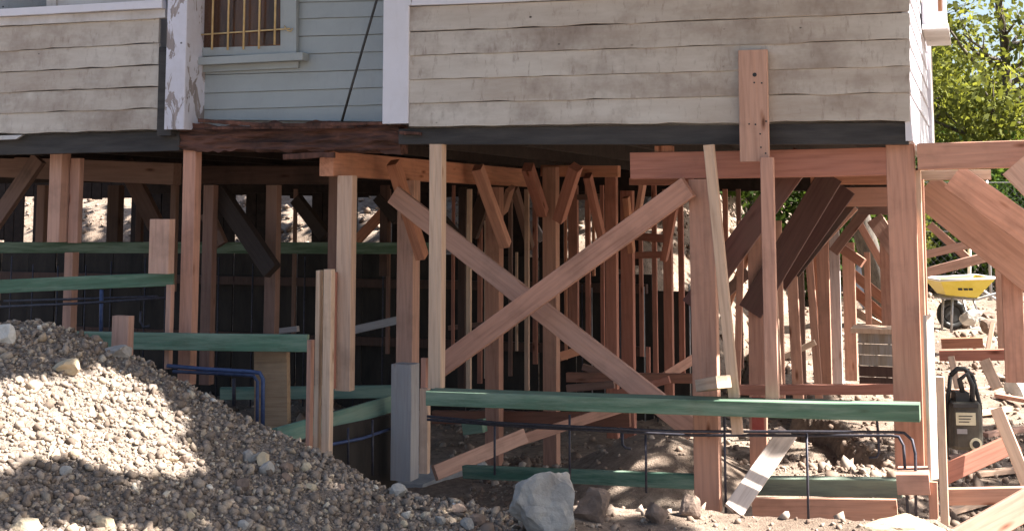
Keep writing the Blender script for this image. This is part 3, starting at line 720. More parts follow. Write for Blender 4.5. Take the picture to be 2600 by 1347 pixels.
# right tunnel braces: the dark ones have shade painted into their colour
knee('broad shade-dark brace rising right from the thick brown post', (1758, 780), (2042, 392), 60, 0.30, 0.34, (0.13, 0.06, 0.05), 0.04)
knee('shade-dark brace rising right from the second tunnel post', (1905, 790), (2110, 445), 62, 1.72, 1.74, (0.10, 0.05, 0.042), 0.05)
knee('shade-dark brace rising right from the third tunnel post', (1976, 720), (2150, 478), 48, 2.6, 2.6, (0.10, 0.05, 0.042), 0.05)
knee('shade-dark brace rising right in the middle of the tunnel', (2012, 690), (2180, 480), 40, 3.0, 3.0, DK, 0.05, 'oldwood')
knee('salmon brace rising right to the knotty header', (2060, 632), (2165, 520), 34, 3.7, 3.7, SAL, 0.05)
knee('red-brown brace rising right near the tunnel end', (2116, 640), (2196, 536), 26, 4.7, 4.7, BRN, 0.05)
knee('short tilted block nailed across the slim end post', (2126, 622), (2192, 668), 24, 5.0, 4.9, SAL, 0.04)
knee('pinkish brace falling right behind the corner post', (2222, 556), (2290, 660), 42, 4.2, 4.0, PINK, 0.05)
knee('rough brace rising right in the gap beside the leaning stud', (1846, 740), (1900, 690), 26, 3.0, 3.0, BRN, 0.05)

# tunnel posts
post('second post of the right tunnel with red spray paint on its foot', 1898, 1944, 560, 1310, 1.77, SAL, 0.5, xlb=1906)
post('slim post right of the pink stud', 1966, 1990, 560, 1030, 2.5, SAL, 0.5)
post('leaning stud in the right tunnel of posts', 1994, 2022, 640, 1020, 3.0, SAL, 0.5, xlb=2014, name='stud', cat='stud', group='studs leaning under the right bay')
post('straight slim post in the middle of the right tunnel', 2022, 2044, 620, 1010, 3.6, BRN, 0.4)
post('thin leaning stud with a light edge in the tunnel', 2042, 2062, 620, 1010, 4.0, SAL, 0.4, xlb=2070, name='stud', cat='stud', group='studs leaning under the right bay')
post('broad brown post before the bright tunnel end', 2076, 2108, 560, 1000, 4.6, SAL, 0.4)
post('pale sheet-like board standing at the bright tunnel end', 2110, 2136, 585, 1000, 5.0, (0.55, 0.48, 0.47), 0.3)
post('slim post standing alone near the corner post', 2142, 2174, 615, 965, 5.2, SAL, 0.6)
post('slim rear post showing left of the corner post', 2236, 2264, 560, 840, 4.6, SAL, 0.6)
sp = hv(1938, 1080, 1.70)
red = mk('red_paint_patch', *bar_geo(0.22, 0.075, 0.002, 0.0005), M['redspray'], HM @ Matrix.Translation(sp+Vector((0, -0.0, -0.1))))
# attach spray patch to its post
for o in COL.objects:
    if o.get('label', '').startswith('second post of the right tunnel'):
        b = o.dimensions; red.parent = o
        red.matrix_basis = Matrix.Translation((0.0, -b.y/2-0.0015, 0.52*1.0)); 

post('leaning pale-edged stud just right of the pink stud', 1954, 1966, 600, 1005, 2.2, CREAM, 0.6, xlb=1976, name='stud', cat='stud', group='studs leaning under the right bay')
post('leaning stud left of the second tunnel post', 1874, 1892, 560, 1000, 2.6, SAL, 0.6, xlb=1862, name='stud', cat='stud', group='studs leaning under the right bay')
post('slim post closing the gap beside the pale sheet-like board', 2064, 2078, 600, 1000, 4.9, ORG, 0.6)
post('far slim post between the lone slim post and the corner post', 2196, 2212, 640, 840, 5.6, SAL, 0.6)
diag('short bright brace low between the tunnel posts', 1990, 905, 2070, 868, 14, 3.3, 3.3, col=CREAM)
diag('slanted brace behind the leaning stud and second tunnel post', 1836, 800, 1900, 640, 20, 3.8, 3.8, col=ORG)
diag('long sloping brace right of the lone slim post', 2178, 560, 2250, 690, 18, 5.4, 5.4, col=SAL)
# header row rear posts
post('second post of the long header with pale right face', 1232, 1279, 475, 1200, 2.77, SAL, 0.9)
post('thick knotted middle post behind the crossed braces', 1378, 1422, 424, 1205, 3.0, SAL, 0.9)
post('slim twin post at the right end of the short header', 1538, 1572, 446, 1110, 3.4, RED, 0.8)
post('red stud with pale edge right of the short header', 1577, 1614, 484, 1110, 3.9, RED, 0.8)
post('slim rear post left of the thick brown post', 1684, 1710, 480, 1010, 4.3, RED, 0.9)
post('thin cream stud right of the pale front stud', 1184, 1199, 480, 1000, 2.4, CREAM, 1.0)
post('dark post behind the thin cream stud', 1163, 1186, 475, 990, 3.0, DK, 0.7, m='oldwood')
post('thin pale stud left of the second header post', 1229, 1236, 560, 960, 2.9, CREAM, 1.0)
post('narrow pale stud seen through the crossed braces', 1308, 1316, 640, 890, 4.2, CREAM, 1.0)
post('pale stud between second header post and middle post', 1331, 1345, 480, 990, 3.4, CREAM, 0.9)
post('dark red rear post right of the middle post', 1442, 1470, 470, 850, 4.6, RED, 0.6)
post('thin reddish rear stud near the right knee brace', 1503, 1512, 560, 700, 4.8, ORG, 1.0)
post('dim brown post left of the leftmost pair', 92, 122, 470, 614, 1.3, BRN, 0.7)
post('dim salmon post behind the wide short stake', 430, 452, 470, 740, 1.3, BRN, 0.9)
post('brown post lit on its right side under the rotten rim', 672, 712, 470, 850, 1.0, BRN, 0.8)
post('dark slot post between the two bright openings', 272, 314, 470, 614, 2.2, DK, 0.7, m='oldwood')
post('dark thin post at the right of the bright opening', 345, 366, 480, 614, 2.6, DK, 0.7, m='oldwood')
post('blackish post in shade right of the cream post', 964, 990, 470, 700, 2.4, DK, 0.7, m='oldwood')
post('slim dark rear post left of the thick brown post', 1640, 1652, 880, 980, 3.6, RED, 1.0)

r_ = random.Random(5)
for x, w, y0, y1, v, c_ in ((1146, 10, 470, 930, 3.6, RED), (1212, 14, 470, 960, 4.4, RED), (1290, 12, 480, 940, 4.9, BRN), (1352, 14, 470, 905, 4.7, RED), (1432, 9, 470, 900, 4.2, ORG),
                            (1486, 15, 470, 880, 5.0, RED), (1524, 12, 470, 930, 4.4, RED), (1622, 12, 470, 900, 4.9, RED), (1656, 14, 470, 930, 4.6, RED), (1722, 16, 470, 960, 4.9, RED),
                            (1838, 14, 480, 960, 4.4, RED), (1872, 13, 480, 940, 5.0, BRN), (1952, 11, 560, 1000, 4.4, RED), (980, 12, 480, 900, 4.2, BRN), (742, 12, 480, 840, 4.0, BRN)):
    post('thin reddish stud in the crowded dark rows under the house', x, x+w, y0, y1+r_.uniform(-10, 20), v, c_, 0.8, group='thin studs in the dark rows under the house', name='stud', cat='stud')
for x0, y0, x1, y1, w, v, c_, lb in ((1436, 502, 1540, 498, 14, 4.6, BRN, 'dim cross piece high between middle post and twin post'), (1604, 648, 1684, 646, 17, 4.2, RED, 'red cross piece beside the slim rear post'),
                                     (1600, 598, 1690, 606, 20, 4.5, RED, 'upper red cross piece behind the rising crossed brace'), (1140, 832, 1230, 822, 12, 4.0, BRN, 'brown cross piece low behind the pale front stud'),
                                     (1440, 985, 1560, 975, 18, 2.2, BRN, 'brown timber lying low behind the crossed braces'), (1560, 1000, 1700, 962, 18, 2.4, RED, 'red timber slanting low left of the thick post'),
                                     (1480, 930, 1580, 962, 16, 3.0, BRN, 'dark timber slanting down in the rear middle')):
    diag(lb, x0, y0, x1, y1, w, v, v, t=0.04, col=c_, name='cross_piece', cat='timber', group='cross pieces in the dark under the house')
# ================================================================== FORMWORK
GF = 'green treated form boards'
hbeam('upper green form board at the left edge', -12, 708, 747, 441, 694, 722, -0.35, 0.02, col=GRN, name='form_board', cat='board', group=GF, m='green')
hbeam('middle green form board above the gravel heap', 170, 841, 881, 782, 848, 893, -0.18, 0.0, col=GRN, name='form_board', cat='board', group=GF, m='green')
hbeam('long green form board across the front right', 1094, 987, 1025, 2336, 1026, 1064, -0.10, -0.10, t=0.14, col=GRN, name='form_board', cat='board', group=GF, m='green')
hbeam('slanting green form board at the step beside the grey leg', 700, 1088, 1130, 992, 1003, 1046, -0.35, 0.75, t=0.04, col=(0.11, 0.23, 0.19), name='form_board', cat='board', group=GF, m='green')
hbeam('dim rear green form board behind the tall split stake', 560, 980, 1016, 1000, 980, 1006, 0.75, 1.1, col=(0.10, 0.20, 0.17), name='form_board', cat='board', group=GF, m='green')
hbeam('dark green form board across the back of the left side', -60, 612, 644, 1100, 618, 642, 1.45, 2.0, t=0.05, col=GRND, name='form_board', cat='board', group=GF, m='green')  # darker green than the front form boards
hbeam('low dark green sole board behind the boulder', 1180, 1180, 1212, 1770, 1203, 1240, 0.75, 0.15, t=0.04, col=(0.06, 0.14, 0.10), name='form_board', cat='board', group=GF, m='green')
hbeam('low grey-green sole board right of the thick brown post', 1920, 1210, 1252, 2290, 1215, 1258, 0.45, 0.45, t=0.09, col=(0.12, 0.15, 0.13), name='form_board', cat='board', group=GF, m='green')
hbeam('salmon form plank along the ground below the right sole board', 1912, 1262, 1345, 2280, 1268, 1350, 0.30, t=0.03, col=SAL, name='form_plank', cat='plank')
hbeam('reddish ledger board behind the right end of the long green rail', 1880, 976, 1001, 2292, 974, 1000, 1.0, t=0.04, col=RED, name='ledger_board', cat='board')
hbeam('red ledger across the rear middle below the braces', 1440, 945, 968, 1765, 948, 972, 2.6, t=0.05, col=(0.26, 0.12, 0.08), name='ledger_board', cat='board')
hbeam('dark red board under the long green rail in the shade', 1100, 1040, 1075, 1600, 1050, 1080, 2.9, t=0.05, col=(0.26, 0.12, 0.08), name='ledger_board', cat='board')
# block on the long rail
lumber('wood_block', 'short offcut block sitting on the long green rail', 'block', hv(1784, 978, -0.02), hv(1838, 968, -0.16), 0.085, 0.06, (0, 0, 1), CREAM, 'lumber', 'short wood blocks')
# step panel: plywood boards beneath the slanting green form
for i in range(4):
    s0, s1 = i/4, (i+1)/4-0.012
    A = hv(835, 1085, 0.05); B = hv(1000, 1050, 0.72)
    a = A.lerp(B, s0); b = A.lerp(B, s1)
    if i == 0:
        sp_root = empty('step_form', HM @ Vector((A.x, A.y, -0.1)), 'dark blue-grey plywood form panel below the slanting green board', 'form panel')
    vs = [Vector((p.x, p.y+0.03+k, z)) for p in (a, b) for k in (0, 0.02) for z in (-0.35, p.z)]
    o0 = Vector((A.x, A.y, -0.1))
    mk('panel_board', [HM.to_3x3() @ (v-o0) for v in vs], [(0, 1, 3, 2), (4, 6, 7, 5), (0, 4, 5, 1), (2, 3, 7, 6), (0, 2, 6, 4), (1, 5, 7, 3)], M['formpanel'], None, sp_root)
# concrete slab piece on the gravel
pc = ghit(1085, 1222)
mk('flat_slab', *(lambda vs: (vs, [(3, 2, 1, 0), (4, 5, 6, 7), (0, 1, 5, 4), (1, 2, 6, 5), (2, 3, 7, 6), (3, 0, 4, 7)]))(
    [(x, y, z) for z in (-0.05, 0.03) for x, y in ((-0.2, -0.22), (-0.02, -0.26), (0.26, 0.16), (-0.22, 0.22))]), M['concrete'], Matrix.Translation(pc+Vector((0, 0.05, 0.02))) @ Matrix.Rotation(rad(6), 4, 'X'), None, None, False, 'pale flat slab lying on the gravel at the foot of the grey leg', 'slab')
# boards on the ground under the house
diag('pale board lying slanted on the ground behind the boulder', 1104, 1200, 1332, 1105, 38, 0.75, 1.3, col=PINK, name='loose_board', cat='board', group='loose boards on the ground')
diag('second board lying slanted beyond the first one', 1310, 1120, 1590, 1030, 26, 1.9, 2.6, col=SAL, name='loose_board', cat='board', group='loose boards on the ground')
diag('sunlit white board propped beside the thick brown post', 1862, 1296, 2000, 1098, 50, -0.02, 0.30, col=(0.66, 0.58, 0.52), name='loose_board', cat='board', group='loose boards on the ground')
diag('orange board lying far under the house', 1420, 905, 1500, 880, 22, 3.6, 3.8, col=ORG, name='loose_board', cat='board', group='loose boards on the ground')
diag('pinkish board on the dark floor in the rear middle', 1690, 955, 1770, 905, 24, 3.0, 3.4, col=SAL, name='loose_board', cat='board', group='loose boards on the ground')
diag('grey cross board low in the dark behind the cream post', 895, 838, 1010, 812, 20, 1.9, 1.9, col=GRY, name='loose_board', cat='board', group='loose boards on the ground', m='grey')
diag('short pale board on the far ledge under the rotten rim', 690, 842, 757, 834, 14, 1.4, 1.4, col=GRY, name='loose_board', cat='board', group='loose boards on the ground', m='grey')
hbeam('green offcut lying behind the pale slanted board', 1180, 1070, 1100, 1230, 1062, 1096, 1.6, t=0.09, col=GRN, name='loose_board', cat='board', group='loose boards on the ground', m='green')

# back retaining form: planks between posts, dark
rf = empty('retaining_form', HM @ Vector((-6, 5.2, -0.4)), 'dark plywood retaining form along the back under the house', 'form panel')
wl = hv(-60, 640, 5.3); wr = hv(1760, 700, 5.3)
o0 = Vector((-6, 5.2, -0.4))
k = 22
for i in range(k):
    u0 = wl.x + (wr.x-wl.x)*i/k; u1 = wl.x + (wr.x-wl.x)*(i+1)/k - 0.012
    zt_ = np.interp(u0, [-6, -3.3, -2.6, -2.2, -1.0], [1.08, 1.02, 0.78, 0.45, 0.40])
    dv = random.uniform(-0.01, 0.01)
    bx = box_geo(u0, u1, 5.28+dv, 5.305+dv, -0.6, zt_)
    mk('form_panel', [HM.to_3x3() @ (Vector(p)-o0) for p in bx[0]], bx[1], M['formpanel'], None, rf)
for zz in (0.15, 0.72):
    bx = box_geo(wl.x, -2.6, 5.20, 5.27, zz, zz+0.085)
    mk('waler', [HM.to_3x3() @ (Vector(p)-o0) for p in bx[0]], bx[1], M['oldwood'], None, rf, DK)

# ================================================================== REBAR
def hp_(px, py, v): return hv(px, py, v)
def bar(label, pts, r=0.0085, m='rebar', grp='dark reinforcing bars', name='rebar'):
    return tube(name, pts, r, m, None, label, 'rebar', grp)
bar('upper long bar running level above the right trench', [hp_(1085, 1056, 0.05), hp_(1260, 1072, 0.0), hp_(1700, 1094, -0.02), hp_(2270, 1096, 0.0), hp_(2296, 1098, 0.0), hp_(2316, 1116, -0.02), hp_(2324, 1150, -0.04), hp_(2326, 1320, -0.06)], 0.0075)
bar('lower long bar running level above the right trench', [hp_(1085, 1064, 0.12), hp_(1300, 1081, 0.06), hp_(1750, 1104, 0.05), hp_(2262, 1105, 0.06), hp_(2282, 1108, 0.05), hp_(2294, 1130, 0.04), hp_(2306, 1315, 0.0)], 0.0075)
for x, y0, y1, v, lb in ((1256, 1078, 1205, 0.3, 'leftmost upright bar behind the boulder'), (1447, 1052, 1225, 0.25, 'upright bar above the boulder'), (1641, 1092, 1250, 0.1, 'upright bar left of the thick brown post'), (1843, 1050, 1300, 0.03, 'upright bar right beside the thick brown post'), (2053, 1100, 1330, 0.0, 'upright bar in front of the low salmon plank')):
    a = hp_(x, y0, v); b = hp_(x, y1, v); a.x = b.x; a.y = b.y
    bar(lb, [a, b], 0.0065)
bar('short hooked bar hanging below the green rail end', [hp_(2226, 1060, 0.1), hp_(2230, 1100, 0.1), hp_(2232, 1150, 0.1), hp_(2226, 1160, 0.1), hp_(2206, 1161, 0.1)], 0.0065)
bar('short hooked bar hanging in the middle of the trench', [hp_(1580, 1096, 0.6), hp_(1581, 1128, 0.6), hp_(1588, 1136, 0.6), hp_(1602, 1138, 0.6)], 0.008)
bar('upper blue bent bar sticking out of the gravel', [hp_(425, 928, -0.1), hp_(520, 936, -0.1), hp_(640, 943, -0.1), hp_(660, 946, -0.1), hp_(668, 962, -0.1), hp_(667, 1085, -0.12)], 0.012, 'bluebar', 'blue bent bars')
bar('lower blue bent bar beside the upper one', [hp_(440, 942, -0.04), hp_(600, 950, -0.04), hp_(644, 953, -0.04), hp_(654, 968, -0.04), hp_(653, 1080, -0.06)], 0.010, 'bluebar', 'blue bent bars')
bar('black upright bar between the blue bent bars', [hp_(594, 960, 0.2), hp_(594, 1030, 0.2)], 0.012)
bar('dark bar running level below the upper green rail', [hp_(-10, 779, 0.15), hp_(200, 770, 0.15), hp_(428, 755, 0.15)], 0.0085)
bar('second dark bar just behind the level one at the left', [hp_(10, 764, 0.5), hp_(400, 752, 0.5)], 0.0075)
bar('thick blue upright bar behind the upper green rail', [hp_(258, 735, 0.35), hp_(256, 860, 0.35)], 0.013, 'bluebar', 'blue bent bars')
bar('hooked bar end at the pink stake', [hp_(358, 790, 0.2), hp_(356, 815, 0.2), hp_(364, 830, 0.2), hp_(380, 826, 0.2)], 0.008)
bar('blue bar lying across the step form panel', [hp_(838, 1128, -0.02), hp_(920, 1112, 0.3), hp_(990, 1088, 0.6)], 0.009, 'bluebar', 'blue bent bars')
for i, (x, y0, y1) in enumerate(((884, 1085, 1180), (946, 1065, 1205))):
    bar(('upright bar before the step form, left one', 'upright bar before the step form, right one')[i], [hp_(x, y0, 0.15+0.25*i), hp_(x, y1, 0.15+0.25*i)], 0.007)
# rear rebar mat: one countable row of thin bars
for i in range(16):
    x = 20 + i*68 + random.uniform(-12, 12)
    a = hp_(x, 648+random.uniform(0, 30), 4.9); b = Vector((a.x, a.y, -0.45))
    bar('thin upright bar standing in the dark row before the rear form', [a, b], 0.008, grp='thin upright bars before the rear form')
for i in range(9):
    x = 1470 + i*34 + random.uniform(-8, 8)
    a = hp_(x, 700+random.uniform(-10, 40), 5.0); b = Vector((a.x, a.y, -0.4))
    bar('thin upright bar standing in the bright gap at the back right', [a, b], 0.006, 'galv' if i % 3 else 'rebar', grp='thin upright bars in the bright rear gap')

# ================================================================== RIGHT SIDE DECK FRAME
GR = 'timber frame right of the house'  # lighter timber colours here stand in for sky and bounced light
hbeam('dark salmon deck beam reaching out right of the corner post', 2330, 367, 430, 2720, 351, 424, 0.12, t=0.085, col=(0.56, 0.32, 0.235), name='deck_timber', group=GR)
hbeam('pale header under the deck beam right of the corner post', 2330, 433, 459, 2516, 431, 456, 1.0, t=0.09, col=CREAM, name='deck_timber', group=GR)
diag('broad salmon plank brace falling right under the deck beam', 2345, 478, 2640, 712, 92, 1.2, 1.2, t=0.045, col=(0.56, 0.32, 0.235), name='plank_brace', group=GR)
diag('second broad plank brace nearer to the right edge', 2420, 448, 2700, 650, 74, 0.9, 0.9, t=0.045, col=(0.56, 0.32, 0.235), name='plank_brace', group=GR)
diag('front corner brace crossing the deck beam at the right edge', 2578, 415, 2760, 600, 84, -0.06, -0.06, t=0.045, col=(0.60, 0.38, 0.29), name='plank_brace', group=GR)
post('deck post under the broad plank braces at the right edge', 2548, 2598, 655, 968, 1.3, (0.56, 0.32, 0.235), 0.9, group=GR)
diag('upper thin slat right of the corner post', 2340, 648, 2462, 620, 20, 2.6, 2.6, col=(0.60, 0.38, 0.29), name='slat', cat='slat', group='thin slats right of the corner post')
diag('lower thin slat above the yellow wheelbarrow', 2342, 694, 2528, 646, 24, 2.0, 2.0, col=(0.60, 0.38, 0.29), name='slat', cat='slat', group='thin slats right of the corner post')
tube('water_pipe', [wy(2462, 540, 17), wy(2461, 760, 17)], 0.024, 'white', None, 'white plastic standpipe behind the yellow wheelbarrow', 'pipe', house=False)

diag('thin far brace falling right under the broad plank braces', 2360, 570, 2470, 668, 20, 3.2, 3.2, col=SAL, name='plank_brace', group=GR)
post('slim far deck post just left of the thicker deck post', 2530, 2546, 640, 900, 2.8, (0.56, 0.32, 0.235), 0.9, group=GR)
# ground boards on the right
def gboard(label, a, b, wpx, t=0.04, col=SAL, lift=0.02, name='loose_board', group='loose boards on the right ground', za=0, zb=0):
    p0 = ghit(*a)+Vector((0, 0, lift+za)); p1 = ghit(*b)+Vector((0, 0, lift+zb))
    k = F/((p0+p1)/2-CAM).dot(FW)
    return lumber(name, label, 'board', p0, p1, wpx/k, t, (0, 0, 1) if za == 0 and zb == 0 else (0, 1, 0), col, 'lumber', group, world=True)
hbeam('long red board on edge before the rocky slope', 2385, 888, 915, 2640, 884, 912, 1.9, t=0.05, col=RED, name='loose_board', cat='board', group='loose boards on the right ground')
hbeam('pale short plank behind the red board on edge', 2390, 858, 884, 2496, 856, 882, 2.4, t=0.05, col=ORG, name='loose_board', cat='board', group='loose boards on the right ground')
hbeam('brown plank edge crossing low at the right', 2402, 1240, 1278, 2660, 1232, 1276, -0.25, t=0.04, col=SAL, name='loose_board', cat='board', group='loose boards on the right ground')
diag('red plank rising right behind the black machine', 2395, 1205, 2580, 1120, 46, 0.15, 0.3, col=RED, name='loose_board', cat='board', group='loose boards on the right ground')
diag('wide plank corner lying in the bottom right', 2420, 1385, 2700, 1225, 70, -0.75, -0.5, col=PINK, name='loose_board', cat='board', group='loose boards on the right ground')
diag('upright slanted stake at the right edge, lower one', 2530, 1036, 2622, 1262, 32, 0.2, 0.1, col=CREAM, name='stake', cat='stake', group='slanted stakes at the right edge')
diag('upright slanted stake at the right edge, upper one', 2500, 914, 2532, 985, 28, 1.2, 1.15, col=CREAM, name='stake', cat='stake', group='slanted stakes at the right edge')
hbeam('sunlit sawn beam end below the bent bars', 2280, 1193, 1243, 2362, 1193, 1243, -0.02, t=0.22, col=PINK, name='timber_offcut', cat='beam')
post('short board standing below the sawn beam end', 2359, 2382, 1222, 1330, -0.1, SAL, 0.6, group='boards beside the corner post', name='edge_board', cat='board')
for i, (a, b, w, c_, lb) in enumerate((
    ((2398, 1068), (2560, 1046), 26, CREAM, 'pale board lying flat, farthest of the scattered ones'),
    ((2500, 1112), (2640, 1090), 24, PINK, 'pinkish board lying flat by the slanted lower stake'),
    ((2405, 1172), (2520, 1160), 22, BRN, 'brown board lying flat below the black machine'),
    ((2480, 1212), (2630, 1196), 24, CREAM, 'pale board lying flat under the red slanting plank'),
    ((2405, 1310), (2500, 1282), 26, CREAM, 'short pale board lying flat at the lower right'),
    ((2410, 1000), (2520, 992), 20, PINK, 'pinkish offcut lying flat near the upper stake'),
    ((2530, 1010), (2640, 1030), 20, SAL, 'salmon board lying flat below the deck post'),
    ((2385, 960), (2470, 950), 16, BRN, 'thin brown strip lying flat before the red board'))):
    gboard(lb, a, b, w, 0.035, c_, 0.025)
diag('thin stake standing askew before the red board on edge', 2415, 905, 2432, 985, 16, 1.0, 0.95, col=CREAM, name='stake', cat='stake', group='slanted stakes at the right edge')
diag('tall thin stake leaning left by the deck post', 2520, 820, 2500, 935, 12, 2.2, 2.1, col=CREAM, name='stake', cat='stake', group='slanted stakes at the right edge')
# lumber pile behind tunnel end
for i, (a, b, w, lb) in enumerate((((2160, 690), (2275, 785), 24, 'top orange board of the pile behind the corner post'), ((2165, 735), (2275, 830), 26, 'middle orange board of the pile behind the corner post'), ((2170, 790), (2255, 838), 20, 'lowest pale board of the pile behind the corner post'))):
    diag(lb, a[0], a[1], b[0], b[1], w, 6.2+0.1*i, 6.0+0.1*i, col=ORG if i < 2 else CREAM, name='piled_board', cat='board', group='orange boards piled behind the corner post')
# low box form at the rear right: planks under a pale cap
bf = empty('box_form', HM @ Vector((-0.9, 3.9, -0.3)), 'low plank box form in the shade left of the corner post', 'form panel')
o0 = Vector((-0.9, 3.9, -0.3))
a = hv(2178, 835, 3.9); b = hv(2300, 835, 3.9); zb = hv(2200, 985, 3.9).z
for i in range(5):
    z1 = a.z-0.03-(a.z-0.03-zb)*i/5; z0 = a.z-0.03-(a.z-0.03-zb)*(i+1)/5+0.006
    bx = box_geo(a.x, b.x, 3.9+random.uniform(-0.006, 0.006), 3.93, z0, z1)
    mk('plank', [HM.to_3x3() @ (Vector(p)-o0) for p in bx[0]], bx[1], M['grey' if i < 3 else 'oldwood'], None, bf, (0.30, 0.25, 0.2) if i < 3 else DK)
bx = box_geo(a.x-0.05, b.x, 3.84, 4.2, a.z-0.026, a.z+0.01)
mk('cap_board', [HM.to_3x3() @ (Vector(p)-o0) for p in bx[0]], bx[1], M['lumber'], None, bf, CREAM)

# ================================================================== WHEELBARROW
def wheelbarrow():
    base = wy(2430, 800, 16.5); base.z = gz(base.x, base.y)
    k = F/(wy(2430, 740, 16.5)-CAM).dot(FW)
    zt = wy(2436, 708, 16.5).z - base.z; zb = wy(2436, 750, 16.5).z - base.z
    x0 = (2369-2430)/k; x1 = (2506-2430)/k; xa = (2392-2430)/k; xb = (2468-2430)/k
    r = empty('wheelbarrow', base, 'yellow wheelbarrow standing on the rocky dirt at the right', 'wheelbarrow')
    acc = ([], [])
    top = [(x0, -0.33, zt), (x1, -0.36, zt+0.03), (x1, 0.36, zt+0.03), (x0, 0.33, zt)]
    bot = [(xa, -0.17, zb+0.02), (xb, -0.2, zb-0.02), (xb, 0.2, zb-0.02), (xa, 0.17, zb+0.02)]
    inn = [(x*0.96+0.004*(1 if x < 0 else -1), y*0.94, z+0.005) for x, y, z in top]; inb = [(x*0.94, y*0.9, z+0.02) for x, y, z in bot]
    vs = top+bot+inn+inb; fs = []
    for i in range(4):
        j = (i+1) % 4; fs += [(i, i+4, j+4, j), (8+i, 8+j, 12+j, 12+i), (i, j, 8+j, 8+i)]
    fs += [(4, 7, 6, 5), (12, 13, 14, 15)]
    mk('tray', vs, fs, M['yellow'], None, r)
    tube('rim', [Vector(p) for p in top+[top[0]]], 0.016, 'white', r, seg=6)
    zc = (zt+zb)/2
    e = [Vector((-0.09, -0.275, zc-0.005)), Vector((-0.02, -0.275, zc-0.005))]
    for q in ((-0.07, 0.09), (0.0, 0.05), (0.06, 0.09)):
        mk('print_mark', *box_geo(q[0], q[0]+0.05, -0.005, 0.0, 0, q[1]*0.5), M['black'], Matrix.Translation((0, -0.286, zc-0.02)) @ Matrix.Rotation(rad(-28), 4, 'X'), r)
    for s in (-1, 1):
        tube('handle', [Vector((xa-0.05, 0.12*s, zb-0.02)), Vector((xb, 0.2*s, zb-0.03)), Vector((x1+0.05, 0.27*s, zb+0.05)), Vector((x1+0.28, 0.3*s, zb-0.1))], 0.018, 'galv', r)
        tube('leg', [Vector((xa+0.08, 0.17*s, zb-0.01)), Vector((xa+0.05, 0.18*s, 0.0))], 0.016, 'galv', r)
        tube('leg', [Vector((xb-0.05, 0.2*s, zb-0.02)), Vector((xb+0.05, 0.22*s, 0.02)), Vector((xb+0.17, 0.22*s, 0.02))], 0.014, 'galv', r)
    vs, fs = [], []
    R, rr = 0.15, 0.045
    for i in range(20):
        t = 2*math.pi*i/20
        for j in range(8):
            s = 2*math.pi*j/8; q = R+rr*math.cos(s); vs.append((xa+0.22+q*math.cos(t), 0.30+rr*math.sin(s), 0.19+q*math.sin(t)))
    for i in range(20):
        for j in range(8):
            fs.append((i*8+j, ((i+1) % 20)*8+j, ((i+1) % 20)*8+(j+1) % 8, i*8+(j+1) % 8))
    wh = mk('wheel', vs, fs, M['black'], None, r, None, True)
    vs, fs = tube_geo([Vector((xa+0.22, 0.27, 0.19)), Vector((xa+0.22, 0.33, 0.19))], 0.105, 16); mk('hub', vs, fs, M['black'], None, wh)
wheelbarrow()

